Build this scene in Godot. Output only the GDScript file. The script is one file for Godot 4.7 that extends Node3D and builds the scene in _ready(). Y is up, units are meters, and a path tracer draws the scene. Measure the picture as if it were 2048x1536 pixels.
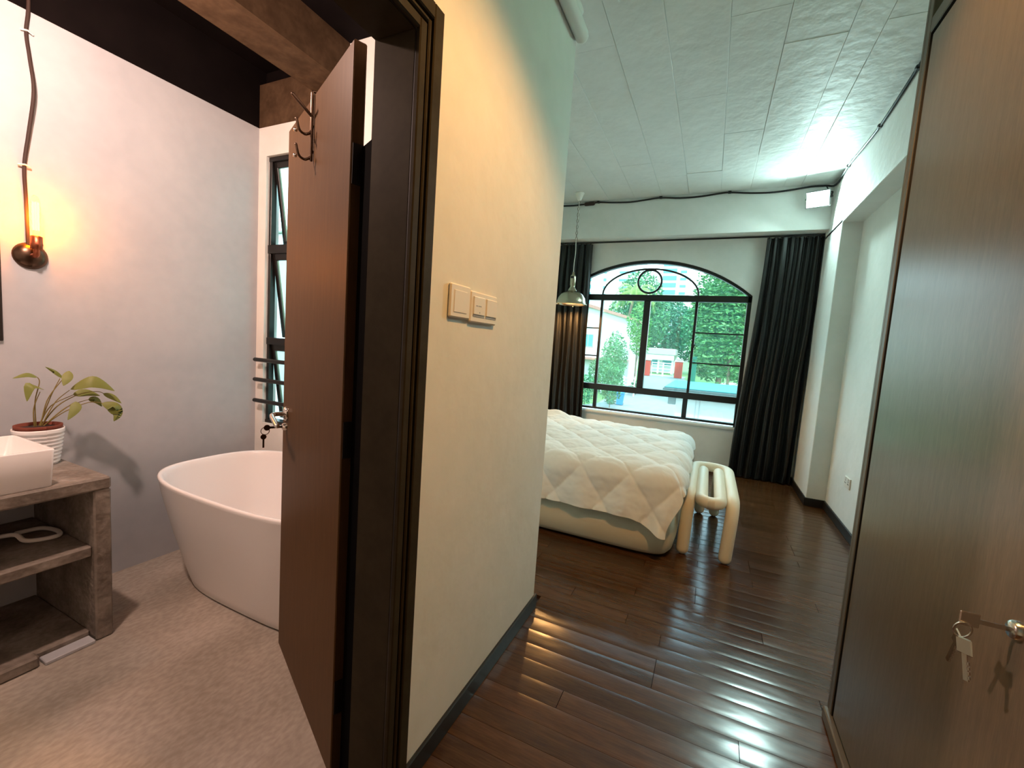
extends Node3D
# A hall that looks into a bathroom (through an open door) and a bedroom with an arched window.
# Metres, y up; the photographer stands at (0, 1.3, 0) and the bedroom window lies towards -z.

var M := {}
var rng := RandomNumberGenerator.new()
var taken := {}

func _ready() -> void:
	rng.seed = 20240
	camera_and_light()
	materials()
	shell()
	floors()
	bedroom_window()
	bathroom_window()
	bathroom_door()
	wardrobe()
	bed()
	bench()
	curtains()
	bedroom_fittings()
	bathroom_things()
	hall_fittings()
	outdoors()

# ---------------------------------------------------------------- camera, sky, sun, exposure
func camera_and_light() -> void:
	var cam := Camera3D.new()
	cam.name = "camera"
	add_child(cam)
	cam.transform = Transform3D(Basis(Vector3(0.90570, 0.06860, -0.41832), Vector3(-0.09998, 0.99355, -0.05353), Vector3(0.41195, 0.09030, 0.90672)).orthonormalized(), Vector3(0, 1.3, 0))
	cam.fov = 83.23
	cam.near = 0.02
	cam.far = 600.0
	cam.current = true
	var env := Environment.new()
	var sky := Sky.new()
	var sm := ProceduralSkyMaterial.new()
	sm.sky_top_color = Color(0.66, 0.86, 0.93)
	sm.sky_horizon_color = Color(0.90, 1.0, 1.0)
	sm.ground_bottom_color = Color(0.45, 0.52, 0.5)
	sm.ground_horizon_color = Color(0.75, 0.85, 0.83)
	sm.sky_energy_multiplier = 2.2
	sm.ground_energy_multiplier = 0.6
	sky.sky_material = sm
	env.background_mode = Environment.BG_SKY
	env.sky = sky
	env.tonemap_mode = Environment.TONE_MAPPER_LINEAR
	env.tonemap_exposure = 1.35
	env.sdfgi_enabled = true
	env.ssao_enabled = true
	env.ssil_enabled = true
	var we := WorldEnvironment.new()
	we.name = "world_environment"
	we.environment = env
	add_child(we)
	var sun := DirectionalLight3D.new()
	sun.name = "sun"
	sun.rotation_degrees = Vector3(-52, 28, 0)
	sun.light_color = Color(1.0, 0.97, 0.9)
	sun.light_energy = 1.2
	sun.light_angular_distance = 3.0
	sun.shadow_enabled = true
	sun.sky_mode = DirectionalLight3D.SKY_MODE_LIGHT_ONLY
	add_child(sun)

# ---------------------------------------------------------------- helpers: naming
func numbered(n: String) -> String:
	if not taken.has(n):
		taken[n] = 0
		return n
	taken[n] += 1
	return "%s_%03d" % [n, taken[n]]

func tag(o: Node, label: String, category := "", group := "", kind := "") -> Node:
	if label: o.set_meta("label", label)
	if category: o.set_meta("category", category)
	if group: o.set_meta("group", group)
	if kind: o.set_meta("kind", kind)
	return o

func thing(called: String, label: String, category: String, at := Vector3.ZERO, turn := 0.0, group := "", kind := "") -> Node3D:
	var o := Node3D.new()
	o.name = numbered(called)
	add_child(o)
	o.position = at
	o.rotation.y = turn
	tag(o, label, category, group, kind)
	return o

func S() -> SurfaceTool:
	var st := SurfaceTool.new()
	st.begin(Mesh.PRIMITIVE_TRIANGLES)
	return st

func mesh_of(st: SurfaceTool) -> ArrayMesh:
	st.generate_normals()
	st.index()
	return st.commit()

# a part (parent given) or a top-level mesh (parent = self)
func put(st: SurfaceTool, called: String, m: Material, parent: Node = null, label := "") -> MeshInstance3D:
	return put_mesh(mesh_of(st), called, m, parent, label)

func put_mesh(me: Mesh, called: String, m: Material, parent: Node = null, label := "") -> MeshInstance3D:
	var o := MeshInstance3D.new()
	o.mesh = me
	o.material_override = m
	if parent == null or parent == self:
		o.name = numbered(called)
		add_child(o)
	else:
		o.name = called
		parent.add_child(o, true)
	if label: o.set_meta("label", label)
	return o

# ---------------------------------------------------------------- helpers: shapes
func tri(st: SurfaceTool, a: Vector3, b: Vector3, c: Vector3, out: Vector3) -> void:
	if (a - c).cross(a - b).dot(out) < 0.0:
		st.add_vertex(a); st.add_vertex(c); st.add_vertex(b)
	else:
		st.add_vertex(a); st.add_vertex(b); st.add_vertex(c)

func quad(st: SurfaceTool, a: Vector3, b: Vector3, c: Vector3, d: Vector3, out: Vector3) -> void:
	tri(st, a, b, c, out)
	tri(st, a, c, d, out)

func box(st: SurfaceTool, lo: Vector3, hi: Vector3, b := 0.0, t := Transform3D.IDENTITY) -> void:
	st.set_smooth_group(-1)
	var c := (lo + hi) * 0.5
	var h := (hi - lo).abs() * 0.5
	b = minf(b, minf(h.x, minf(h.y, h.z)) * 0.9)
	var pt := func(axis: int, s: Vector3) -> Vector3:
		var e := h - Vector3(b, b, b)
		e[axis] = h[axis]
		return t * (c + e * s)
	for k in 3:
		var i := (k + 1) % 3
		var j := (k + 2) % 3
		for s in [-1.0, 1.0]:
			var q := []
			for w in [[-1, -1], [1, -1], [1, 1], [-1, 1]]:
				var v := Vector3.ZERO
				v[k] = s; v[i] = w[0]; v[j] = w[1]
				q.append(pt.call(k, v))
			var n := Vector3.ZERO
			n[k] = s
			quad(st, q[0], q[1], q[2], q[3], t.basis * n)
	if b <= 0.0: return
	for k in 3:
		var i := (k + 1) % 3
		var j := (k + 2) % 3
		for si in [-1.0, 1.0]:
			for sj in [-1.0, 1.0]:
				var v1 := Vector3.ZERO
				v1[i] = si; v1[j] = sj; v1[k] = -1
				var v2 := v1
				v2[k] = 1
				var n := v1
				n[k] = 0
				quad(st, pt.call(i, v1), pt.call(i, v2), pt.call(j, v2), pt.call(j, v1), t.basis * n)
	for sx in [-1.0, 1.0]:
		for sy in [-1.0, 1.0]:
			for sz in [-1.0, 1.0]:
				var v := Vector3(sx, sy, sz)
				tri(st, pt.call(0, v), pt.call(1, v), pt.call(2, v), t.basis * v)

func B(lo: Vector3, hi: Vector3, b := 0.0) -> SurfaceTool:
	var st := S()
	box(st, lo, hi, b)
	return st

# tube along a path; rounded = rounded ends; r may taper to r2
func tube(st: SurfaceTool, p: Array, r: float, seg := 10, rounded := false, r2 := -1.0) -> void:
	if r2 < 0.0: r2 = r
	var n := p.size()
	var rings := []
	var up := Vector3.UP
	var d0: Vector3 = (p[1] - p[0]).normalized()
	if absf(d0.dot(up)) > 0.9: up = Vector3.RIGHT
	var side := d0.cross(up).normalized()
	for i in n:
		var d: Vector3 = (p[mini(i + 1, n - 1)] - p[maxi(i - 1, 0)]).normalized()
		side = (side - d * side.dot(d)).normalized()
		var nor := d.cross(side)
		var rr := lerpf(r, r2, float(i) / (n - 1))
		rings.append([p[i], side, nor, rr, d])
	if rounded:
		var first = rings[0]
		var last = rings[-1]
		var pre := []
		var post := []
		for k in 4:
			var a := PI / 2 * (k + 1) / 4.0
			post.append([last[0] + last[4] * last[3] * sin(a), last[1], last[2], maxf(last[3] * cos(a), 0.0001), last[4]])
			pre.push_front([first[0] - first[4] * first[3] * sin(a), first[1], first[2], maxf(first[3] * cos(a), 0.0001), first[4]])
		rings = pre + rings + post
	st.set_smooth_group(0)
	for i in rings.size() - 1:
		var A = rings[i]
		var C = rings[i + 1]
		for k in seg:
			var t0 := TAU * k / seg
			var t1 := TAU * (k + 1) / seg
			var n0: Vector3 = A[1] * cos(t0) + A[2] * sin(t0)
			var n1: Vector3 = A[1] * cos(t1) + A[2] * sin(t1)
			var m0: Vector3 = C[1] * cos(t0) + C[2] * sin(t0)
			var m1: Vector3 = C[1] * cos(t1) + C[2] * sin(t1)
			quad(st, A[0] + n0 * A[3], A[0] + n1 * A[3], C[0] + m1 * C[3], C[0] + m0 * C[3], n0 + n1)
	if not rounded:
		st.set_smooth_group(-1)
		for e in [[rings[0], -1.0], [rings[-1], 1.0]]:
			var A = e[0]
			for k in seg:
				var t0 := TAU * k / seg
				var t1 := TAU * (k + 1) / seg
				tri(st, A[0], A[0] + (A[1] * cos(t0) + A[2] * sin(t0)) * A[3], A[0] + (A[1] * cos(t1) + A[2] * sin(t1)) * A[3], A[4] * e[1])

# lathe round local y; profile of Vector2(radius, height)
func lathe(st: SurfaceTool, prof: Array, seg := 24, t := Transform3D.IDENTITY, smooth := true) -> void:
	st.set_smooth_group(0 if smooth else -1)
	for i in prof.size() - 1:
		var a: Vector2 = prof[i]
		var b: Vector2 = prof[i + 1]
		var nn := Vector2(b.y - a.y, a.x - b.x)
		for k in seg:
			var t0 := TAU * k / seg
			var t1 := TAU * (k + 1) / seg
			var c0 := Vector3(cos(t0), 0, sin(t0))
			var c1 := Vector3(cos(t1), 0, sin(t1))
			var out := t.basis * ((c0 + c1).normalized() * nn.x + Vector3.UP * nn.y)
			var p0 := t * (c0 * a.x + Vector3.UP * a.y)
			var p1 := t * (c1 * a.x + Vector3.UP * a.y)
			var q0 := t * (c0 * b.x + Vector3.UP * b.y)
			var q1 := t * (c1 * b.x + Vector3.UP * b.y)
			if a.x < 0.00001: tri(st, p0, q1, q0, out)
			elif b.x < 0.00001: tri(st, p0, p1, q0, out)
			else: quad(st, p0, p1, q1, q0, out)

# polygon in (u, v) extruded along an axis between d0 and d1. axis 2: (u, v, d); axis 0: (d, v, u); axis 1: (u, d, v)
func ext(st: SurfaceTool, poly: PackedVector2Array, axis: int, d0: float, d1: float) -> void:
	st.set_smooth_group(-1)
	var P := func(q: Vector2, d: float) -> Vector3:
		if axis == 2: return Vector3(q.x, q.y, d)
		if axis == 0: return Vector3(d, q.y, q.x)
		return Vector3(q.x, d, q.y)
	var nrm := Vector3.ZERO
	nrm[axis] = 1.0
	var ids := Geometry2D.triangulate_polygon(poly)
	for i in range(0, ids.size(), 3):
		tri(st, P.call(poly[ids[i]], d1), P.call(poly[ids[i + 1]], d1), P.call(poly[ids[i + 2]], d1), nrm * signf(d1 - d0))
		tri(st, P.call(poly[ids[i]], d0), P.call(poly[ids[i + 1]], d0), P.call(poly[ids[i + 2]], d0), nrm * signf(d0 - d1))
	var cw := Geometry2D.is_polygon_clockwise(poly)
	for i in poly.size():
		var a := poly[i]
		var b := poly[(i + 1) % poly.size()]
		var e := b - a
		var o2 := Vector2(-e.y, e.x) if cw else Vector2(e.y, -e.x)
		var out: Vector3 = P.call(o2, 0.0)
		quad(st, P.call(a, d0), P.call(b, d0), P.call(b, d1), P.call(a, d1), out)

# smooth sheet from a function of (i, j)
func sheet(st: SurfaceTool, nu: int, nv: int, f: Callable, out: Vector3) -> void:
	st.set_smooth_group(0)
	var g := []
	for i in nu + 1:
		var row := []
		for j in nv + 1:
			row.append(f.call(float(i) / nu, float(j) / nv))
		g.append(row)
	for i in nu:
		for j in nv:
			var a: Vector3 = g[i][j]
			var b: Vector3 = g[i + 1][j]
			var c: Vector3 = g[i + 1][j + 1]
			var d: Vector3 = g[i][j + 1]
			# a fixed turn for every cell keeps the normals smooth
			if (g[0][0] - g[nu][nv]).cross(g[0][0] - g[nu][0]).dot(out) >= 0.0:
				st.add_vertex(a); st.add_vertex(b); st.add_vertex(c)
				st.add_vertex(a); st.add_vertex(c); st.add_vertex(d)
			else:
				st.add_vertex(a); st.add_vertex(c); st.add_vertex(b)
				st.add_vertex(a); st.add_vertex(d); st.add_vertex(c)

func curve(p: Array, n := 6) -> Array:
	var o := []
	for i in p.size() - 1:
		var a: Vector3 = p[maxi(i - 1, 0)]
		var b: Vector3 = p[i]
		var c: Vector3 = p[i + 1]
		var d: Vector3 = p[mini(i + 2, p.size() - 1)]
		for k in n:
			o.append(b.cubic_interpolate(c, a, d, float(k) / n))
	o.append(p[-1])
	return o

# rounded polyline: corners replaced by arcs of about radius r
func fillet(p: Array, r: float, n := 7) -> Array:
	var o := [p[0]]
	for i in range(1, p.size() - 1):
		var a: Vector3 = p[i] + (p[i - 1] - p[i]).limit_length(r)
		var c: Vector3 = p[i] + (p[i + 1] - p[i]).limit_length(r)
		for k in n + 1:
			var t := float(k) / n
			o.append(a.lerp(p[i], t).lerp((p[i] as Vector3).lerp(c, t), t))
	o.append(p[-1])
	return o

# a lens-shaped leaf that follows a path; w = half width
func leaf(st: SurfaceTool, path: Array, w: float, side: Vector3, fold := 0.25) -> void:
	st.set_smooth_group(0)
	var n := path.size()
	var L := []
	for i in n:
		var t := float(i) / (n - 1)
		var d: Vector3 = (path[mini(i + 1, n - 1)] - path[maxi(i - 1, 0)]).normalized()
		var s := (side - d * side.dot(d)).normalized()
		var up := s.cross(d).normalized()
		var ww := w * pow(sin(PI * clampf(pow(t, 0.8) * 0.97 + 0.015, 0, 1)), 1.15)
		L.append([path[i] + s * ww - up * ww * fold, path[i], path[i] - s * ww - up * ww * fold])
	for i in n - 1:
		for k in 2:
			quad(st, L[i][k], L[i][k + 1], L[i + 1][k + 1], L[i + 1][k], Vector3.UP)

# ---------------------------------------------------------------- helpers: materials
func mat(c: Color, rough := 0.7, metal := 0.0) -> StandardMaterial3D:
	var m := StandardMaterial3D.new()
	m.albedo_color = c
	m.roughness = rough
	m.metallic = metal
	return m

func noise(seed_: int, freq: float, oct := 4) -> FastNoiseLite:
	var n := FastNoiseLite.new()
	n.seed = seed_
	n.noise_type = FastNoiseLite.TYPE_SIMPLEX_SMOOTH
	n.frequency = freq
	n.fractal_octaves = oct
	return n

# colour texture from layered noise between colours; stretch draws the pattern out along one axis
func tex(seed_: int, size: int, c0: Color, c1: Color, f1: float, f2: float, stretch := Vector2(1, 1), fine := 0.35) -> ImageTexture:
	var a := noise(seed_, f1).get_seamless_image(size, size)
	var b := noise(seed_ + 7, f2, 3).get_seamless_image(size, size)
	var im := Image.create(size, size, true, Image.FORMAT_RGB8)
	for y in size:
		for x in size:
			var xs := int(x * stretch.x) % size
			var ys := int(y * stretch.y) % size
			var v := a.get_pixel(xs, ys).r * (1.0 - fine) + b.get_pixel(xs, ys).r * fine
			v = clampf((v - 0.5) * 1.7 + 0.5, 0, 1)
			im.set_pixel(x, y, c0.lerp(c1, v))
	im.generate_mipmaps()
	return ImageTexture.create_from_image(im)

func height_tex(seed_: int, size: int, f: float, oct := 4) -> ImageTexture:
	var im := noise(seed_, f, oct).get_seamless_image(size, size)
	im.convert(Image.FORMAT_RGB8)
	im.bump_map_to_normal_map(6.0)
	im.generate_mipmaps()
	return ImageTexture.create_from_image(im)

func world_tex(m: StandardMaterial3D, t: Texture2D, scale: Vector3, nrm: Texture2D = null, nscale := 0.3) -> StandardMaterial3D:
	m.albedo_color = Color.WHITE
	m.albedo_texture = t
	m.uv1_triplanar = true
	m.uv1_world_triplanar = true
	m.uv1_scale = scale
	if nrm:
		m.normal_enabled = true
		m.normal_texture = nrm
		m.normal_scale = nscale
	return m

func glow(c: Color, e: float) -> StandardMaterial3D:
	var m := mat(c, 0.5)
	m.emission_enabled = true
	m.emission = c
	m.emission_energy_multiplier = e
	return m

func materials() -> void:
	var plaster := height_tex(3, 512, 0.03, 4)
	M.white = world_tex(mat(Color.WHITE, 0.75), tex(11, 256, Color(0.875, 0.885, 0.865), Color(0.905, 0.91, 0.895), 0.012, 0.06), Vector3(0.6, 0.6, 0.6), plaster, 0.06)
	M.ceiling = world_tex(mat(Color.WHITE, 0.55), tex(12, 512, Color(0.835, 0.845, 0.83), Color(0.865, 0.875, 0.86), 0.01, 0.05), Vector3(0.5, 0.5, 0.5), plaster, 0.12)
	M.bath_wall = world_tex(mat(Color.WHITE, 0.6), tex(13, 512, Color(0.685, 0.70, 0.72), Color(0.73, 0.74, 0.755), 0.006, 0.05), Vector3(0.4, 0.4, 0.4), plaster, 0.03)
	M.black_paint = world_tex(mat(Color.WHITE, 0.8), tex(14, 256, Color(0.06, 0.045, 0.045), Color(0.08, 0.062, 0.06), 0.02, 0.08), Vector3(0.6, 0.6, 0.6))
	M.brown_paint = world_tex(mat(Color.WHITE, 0.7), tex(15, 256, Color(0.27, 0.21, 0.155), Color(0.35, 0.28, 0.21), 0.02, 0.08), Vector3(1.2, 1.2, 1.2))
	M.screed = world_tex(mat(Color.WHITE, 0.5), tex(16, 1024, Color(0.53, 0.50, 0.455), Color(0.70, 0.67, 0.625), 0.004, 0.11, Vector2(1, 1), 0.42), Vector3(0.4, 0.4, 0.22), height_tex(31, 512, 0.02), 0.15)
	M.concrete = world_tex(mat(Color.WHITE, 0.65), tex(17, 512, Color(0.40, 0.365, 0.325), Color(0.58, 0.545, 0.505), 0.012, 0.07), Vector3(0.9, 0.9, 0.9), height_tex(32, 512, 0.05), 0.25)
	M.frame = world_tex(mat(Color.WHITE, 0.55), tex(18, 256, Color(0.20, 0.178, 0.135), Color(0.235, 0.21, 0.16), 0.02, 0.09), Vector3(1.5, 1.5, 1.5))
	M.door = world_tex(mat(Color.WHITE, 0.45), tex(19, 512, Color(0.29, 0.21, 0.13), Color(0.335, 0.245, 0.155), 0.02, 0.1, Vector2(3, 1)), Vector3(1.5, 0.4, 1.5))
	for k in ["black_paint", "brown_paint", "frame"]: M[k].metallic_specular = 0.15
	M.door.metallic_specular = 0.18
	M.skirting = mat(Color(0.10, 0.085, 0.072), 0.45)
	M.window_frame = mat(Color(0.075, 0.06, 0.05), 0.35)
	M.iron = mat(Color(0.05, 0.045, 0.045), 0.4)
	M.glass = StandardMaterial3D.new()
	M.glass.transparency = BaseMaterial3D.TRANSPARENCY_ALPHA
	M.glass.albedo_color = Color(0.60, 0.95, 0.94, 0.09)
	M.glass.roughness = 0.0
	M.frosted = StandardMaterial3D.new()
	M.frosted.transparency = BaseMaterial3D.TRANSPARENCY_ALPHA
	M.frosted.albedo_color = Color(0.66, 0.95, 0.88, 0.35)
	M.frosted.roughness = 0.75
	for k in 4:
		var d := [0.0, 0.018, -0.014, 0.03][k] as float
		var m := world_tex(mat(Color.WHITE, [0.2, 0.22, 0.19, 0.21][k]), tex(40 + k, 512, Color(0.235 + d, 0.145 + d * 0.6, 0.078 + d * 0.4), Color(0.33 + d, 0.215 + d * 0.7, 0.125 + d * 0.5), 0.012, 0.06, Vector2(1, 3), 0.5), Vector3(0.35, 1.2, 1.2), height_tex(50 + k, 256, 0.02, 3), 0.05)
		M["plank%d" % k] = m
	M.wardrobe = world_tex(mat(Color.WHITE, 0.29), tex(20, 512, Color(0.365, 0.325, 0.27), Color(0.45, 0.40, 0.335), 0.02, 0.12, Vector2(3, 1), 0.6), Vector3(1.6, 0.3, 1.6))
	M.wardrobe_edge = mat(Color(0.36, 0.335, 0.29), 0.45)
	M.wardrobe_dark = mat(Color(0.13, 0.07, 0.065), 0.6)
	M.chrome = mat(Color(0.82, 0.80, 0.77), 0.2, 1.0)
	M.dark_metal = mat(Color(0.36, 0.29, 0.24), 0.3, 1.0)
	M.brass = mat(Color(0.70, 0.66, 0.57), 0.24, 1.0)
	M.copper = mat(Color(0.62, 0.36, 0.26), 0.35, 1.0)
	M.quilt = mat(Color(0.90, 0.905, 0.90), 0.9)
	M.cream = mat(Color(0.86, 0.83, 0.74), 0.85)
	M.bench = mat(Color(0.92, 0.895, 0.82), 0.5)
	M.curtain = mat(Color(0.07, 0.068, 0.066), 0.42)
	M.curtain.rim_enabled = true
	M.curtain.rim = 0.25
	M.ceramic = mat(Color(0.93, 0.925, 0.92), 0.22)
	M.plastic = mat(Color(0.90, 0.885, 0.85), 0.4)
	M.plastic_grey = mat(Color(0.60, 0.60, 0.60), 0.4)
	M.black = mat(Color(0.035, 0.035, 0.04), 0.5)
	M.gap_black = mat(Color(0.03, 0.028, 0.027), 0.95)  # matt near-black of the strip added in the hinge gap
	M.gap_black.metallic_specular = 0.1
	M.cord = mat(Color(0.20, 0.13, 0.10), 0.7)
	M.terracotta = mat(Color(0.43, 0.20, 0.13), 0.8)
	M.soil = mat(Color(0.16, 0.10, 0.07), 0.95)
	M.leaf_green = mat(Color(0.43, 0.46, 0.19), 0.55)
	M.stem = mat(Color(0.48, 0.42, 0.20), 0.7)
	M.mirror = mat(Color(0.9, 0.9, 0.9), 0.03, 1.0)
	M.foliage = StandardMaterial3D.new()
	M.foliage.vertex_color_use_as_albedo = true
	M.foliage.roughness = 0.6
	M.foliage.backlight_enabled = true
	M.foliage.backlight = Color(0.3, 0.4, 0.2)
	M.bark = mat(Color(0.42, 0.36, 0.30), 0.9)
	M.road = world_tex(mat(Color.WHITE, 0.8), tex(21, 512, Color(0.44, 0.455, 0.45), Color(0.53, 0.54, 0.535), 0.02, 0.09), Vector3(0.15, 0.15, 0.15))
	M.grass = world_tex(mat(Color.WHITE, 0.9), tex(22, 256, Color(0.24, 0.40, 0.18), Color(0.42, 0.56, 0.30), 0.03, 0.12), Vector3(0.2, 0.2, 0.2))
	M.house_white = mat(Color(0.80, 0.82, 0.81), 0.8)
	M.tower_white = mat(Color(0.82, 0.82, 0.81), 0.8)
	M.tower_glass = mat(Color(0.30, 0.58, 0.62), 0.2)
	M.roof_tile = mat(Color(0.62, 0.45, 0.40), 0.8)
	M.red_paint = mat(Color(0.70, 0.22, 0.17), 0.7)

func L(light: Light3D, at: Vector3, c: Color, e: float, parent: Node = null) -> Light3D:
	light.light_color = c
	light.light_energy = e
	light.shadow_enabled = true
	if light is OmniLight3D:
		light.omni_range = 14.0
		light.omni_attenuation = 2.0
	if light is SpotLight3D:
		light.spot_range = 14.0
		light.spot_attenuation = 2.0
	if parent == null: parent = self
	parent.add_child(light, true)
	light.position = at
	return light

func structure(st: SurfaceTool, called: String, m: Material, label: String, category: String) -> MeshInstance3D:
	var o := put(st, called, m)
	tag(o, label, category, "", "structure")
	return o

# ---------------------------------------------------------------- room shell
const WX := -0.685      # hall face of the partition with the switches
const CEIL := 3.08

func shell() -> void:
	var V := func(x: float, y: float, z: float) -> Vector3: return Vector3(x, y, z)
	# partition between hall and bathroom: pieces round the doorway, ends at the bedroom corner
	var st := S()
	box(st, Vector3(-0.83, -0.2, -1.947), Vector3(WX, CEIL + 0.1, -0.874), 0.004)
	box(st, Vector3(-0.83, 2.06, -0.874), Vector3(WX, CEIL + 0.1, -0.115))
	box(st, Vector3(-0.845, -0.2, -0.115), Vector3(WX, CEIL + 0.1, 1.2))
	box(st, Vector3(-0.828, -0.2, -2.1), Vector3(-0.775, CEIL + 0.1, -1.94))
	box(st, Vector3(-2.16, -0.2, -2.124), Vector3(-0.765, CEIL + 0.1, -2.02))
	structure(st, "wall_partition", M.white, "white painted partition wall with the light switches", "wall")
	# window wall of the bedroom with the arched opening
	st = S()
	box(st, Vector3(-2.15, -0.3, -5.66), Vector3(-1.895, 3.2, -5.5))
	box(st, Vector3(0.345, -0.3, -5.66), Vector3(1.2, 3.2, -5.5))
	box(st, Vector3(-1.895, -0.3, -5.66), Vector3(0.345, 0.53, -5.5))
	var n := 28
	st.set_smooth_group(-1)
	for i in n:
		var x0 := -1.895 + 2.24 * i / n
		var x1 := -1.895 + 2.24 * (i + 1) / n
		var y0 := arch_y(x0)
		var y1 := arch_y(x1)
		for z in [-5.5, -5.66]:
			quad(st, Vector3(x0, y0, z), Vector3(x1, y1, z), Vector3(x1, 3.2, z), Vector3(x0, 3.2, z), Vector3(0, 0, 1 if z > -5.6 else -1))
		quad(st, Vector3(x0, y0, -5.5), Vector3(x1, y1, -5.5), Vector3(x1, y1, -5.66), Vector3(x0, y0, -5.66), Vector3.DOWN)
		quad(st, Vector3(x0, 3.2, -5.5), Vector3(x1, 3.2, -5.5), Vector3(x1, 3.2, -5.66), Vector3(x0, 3.2, -5.66), Vector3.UP)
	structure(st, "wall_window", M.white, "white bedroom wall round the arched window", "wall")
	# beam over the window wall
	structure(B(Vector3(-2.05, 2.645, -5.5), Vector3(0.93, CEIL + 0.05, -5.25), 0.004), "trim_1", M.white, "white ceiling beam running above the curtain rod", "beam")
	# right wall: recessed panel, beam above it, column in the corner
	structure(B(Vector3(1.075, -0.3, -5.5), Vector3(1.2, 3.2, 1.3)), "wall_right", M.white, "white right wall recessed between column and beam", "wall")
	structure(B(Vector3(0.925, 2.57, -5.5), Vector3(1.08, CEIL + 0.05, -1.95), 0.004), "trim_2", M.white, "white beam along the top of the right wall", "beam")
	structure(B(Vector3(0.925, -0.05, -5.5), Vector3(1.08, 2.6, -4.74), 0.004), "trim_3", M.white, "white square column beside the black curtain", "column")
	structure(B(Vector3(-2.15, -0.3, -5.5), Vector3(-2.05, 3.2, -2.1)), "wall_left", M.white, "white bedroom wall at the head of the bed", "wall")
	structure(B(Vector3(-3.0, -0.4, 1.2), Vector3(1.2, 3.2, 1.3)), "wall_back", M.white, "white wall closing the hall and bathroom", "wall")
	# bathroom walls: painted band above the pale part
	var w := structure(B(Vector3(-3.0, -0.4, -2.116), Vector3(-2.906, 2.627, 1.3)), "wall_bathroom_left", M.bath_wall, "pale grey bathroom wall behind the bulb and vanity", "wall")
	put(B(Vector3(-3.0, 2.627, -2.116), Vector3(-2.904, 3.1, 1.3)), "upper_band", M.black_paint, w, "black painted band above the pale wall")
	st = S()
	box(st, Vector3(-2.906, -0.4, -2.116), Vector3(-2.83, 2.627, -2.016))
	box(st, Vector3(-2.30, -0.4, -2.116), Vector3(-0.84, 2.627, -2.016))
	box(st, Vector3(-2.05, 2.627, -2.116), Vector3(-0.84, 3.1, -2.016))
	box(st, Vector3(-2.83, -0.4, -2.116), Vector3(-2.30, 0.634, -2.016))
	box(st, Vector3(-2.83, 2.44, -2.116), Vector3(-2.30, 2.627, -2.016))
	w = structure(st, "wall_bathroom_window", M.white, "white bathroom wall round the narrow window", "wall")
	put(B(Vector3(-2.906, 2.627, -2.116), Vector3(-2.05, 2.90, -2.014)), "upper_band", M.brown_paint, w, "dark brown band above the narrow window")
	put(B(Vector3(-2.906, 2.90, -2.116), Vector3(-2.05, 3.1, -2.06)), "upper_recess", M.black_paint, w)
	structure(B(Vector3(-0.846, 2.627, -2.016), Vector3(-0.829, 3.1, 1.2)), "wall_bathroom_band", M.black_paint, "black painted band on the bathroom side of the partition", "wall")
	structure(B(Vector3(-3.0, 3.0, -2.116), Vector3(-0.8, 3.12, 1.3)), "ceiling_bathroom", M.black_paint, "black bathroom ceiling with one beam", "ceiling")
	structure(B(Vector3(-2.37, 2.75, -2.06), Vector3(-2.115, 3.02, 1.2), 0.012), "trim_4", M.brown_paint, "brown timber beam crossing the black bathroom ceiling", "beam")
	# roof slab with formwork panels under it
	st = S()
	box(st, Vector3(-2.15, CEIL + 0.012, -5.66), Vector3(1.2, 3.3, -2.0))
	box(st, Vector3(-3.0, 3.1, -2.116), Vector3(1.2, 3.3, 1.3))
	box(st, Vector3(-0.845, CEIL + 0.012, -2.1), Vector3(1.2, 3.15, 1.3))
	var ceil := structure(st, "ceiling", M.ceiling, "rough white ceiling with board marks left by its formwork", "ceiling")
	var xs := [-2.05, -1.86, -1.57, -1.28, -0.985, -0.69, -0.4, -0.085, 0.193, 0.49, 0.641, 0.93, 1.075]
	for i in xs.size() - 1:
		var zs := [-5.25]
		var z := -5.25 + rng.randf_range(0.5, 1.3)
		if i == 7: zs.append(-2.63 - 1.3); zs.append(-2.63); z = -1.6
		while z < 1.0:
			zs.append(z)
			z += rng.randf_range(1.1, 1.9)
		zs.append(1.2)
		for k in zs.size() - 1:
			if xs[i + 1] <= -0.69 and zs[k] > -2.2: continue
			var zb: float = zs[k + 1] if xs[i + 1] > -0.69 else minf(zs[k + 1], -2.07)
			var dy := rng.randf_range(-0.0016, 0.0016)
			put(B(Vector3(xs[i] + 0.0006, CEIL + dy, zs[k] + 0.0004), Vector3(xs[i + 1] - 0.0006, CEIL + 0.02, zb - 0.0004), 0.0016), "formwork_panel", M.ceiling, ceil)
	# skirting boards
	st = S()
	box(st, Vector3(WX - 0.001, 0.0, -1.959), Vector3(WX + 0.012, 0.071, -0.935), 0.003)
	box(st, Vector3(-0.845, 0.0, -1.959), Vector3(WX, 0.071, -1.946), 0.003)
	structure(st, "baseboard_partition", M.skirting, "dark brown skirting along the partition with the switches", "skirting")
	st = S()
	box(st, Vector3(1.062, 0, -4.74), Vector3(1.076, 0.075, -1.89), 0.003)
	box(st, Vector3(0.913, 0, -4.741), Vector3(1.075, 0.075, -4.728), 0.003)
	box(st, Vector3(0.913, 0, -5.5), Vector3(0.926, 0.075, -4.729), 0.003)
	structure(st, "baseboard_right", M.skirting, "dark brown skirting round the white column and right wall", "skirting")
	structure(B(Vector3(-2.05, 0, -5.501), Vector3(0.914, 0.075, -5.488), 0.003), "baseboard_window", M.skirting, "dark brown skirting below the arched window", "skirting")

func arch_y(x: float) -> float:
	var d := x + 0.775
	return 2.43 - 1.735 + sqrt(maxf(1.735 * 1.735 - d * d, 0.0))

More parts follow.
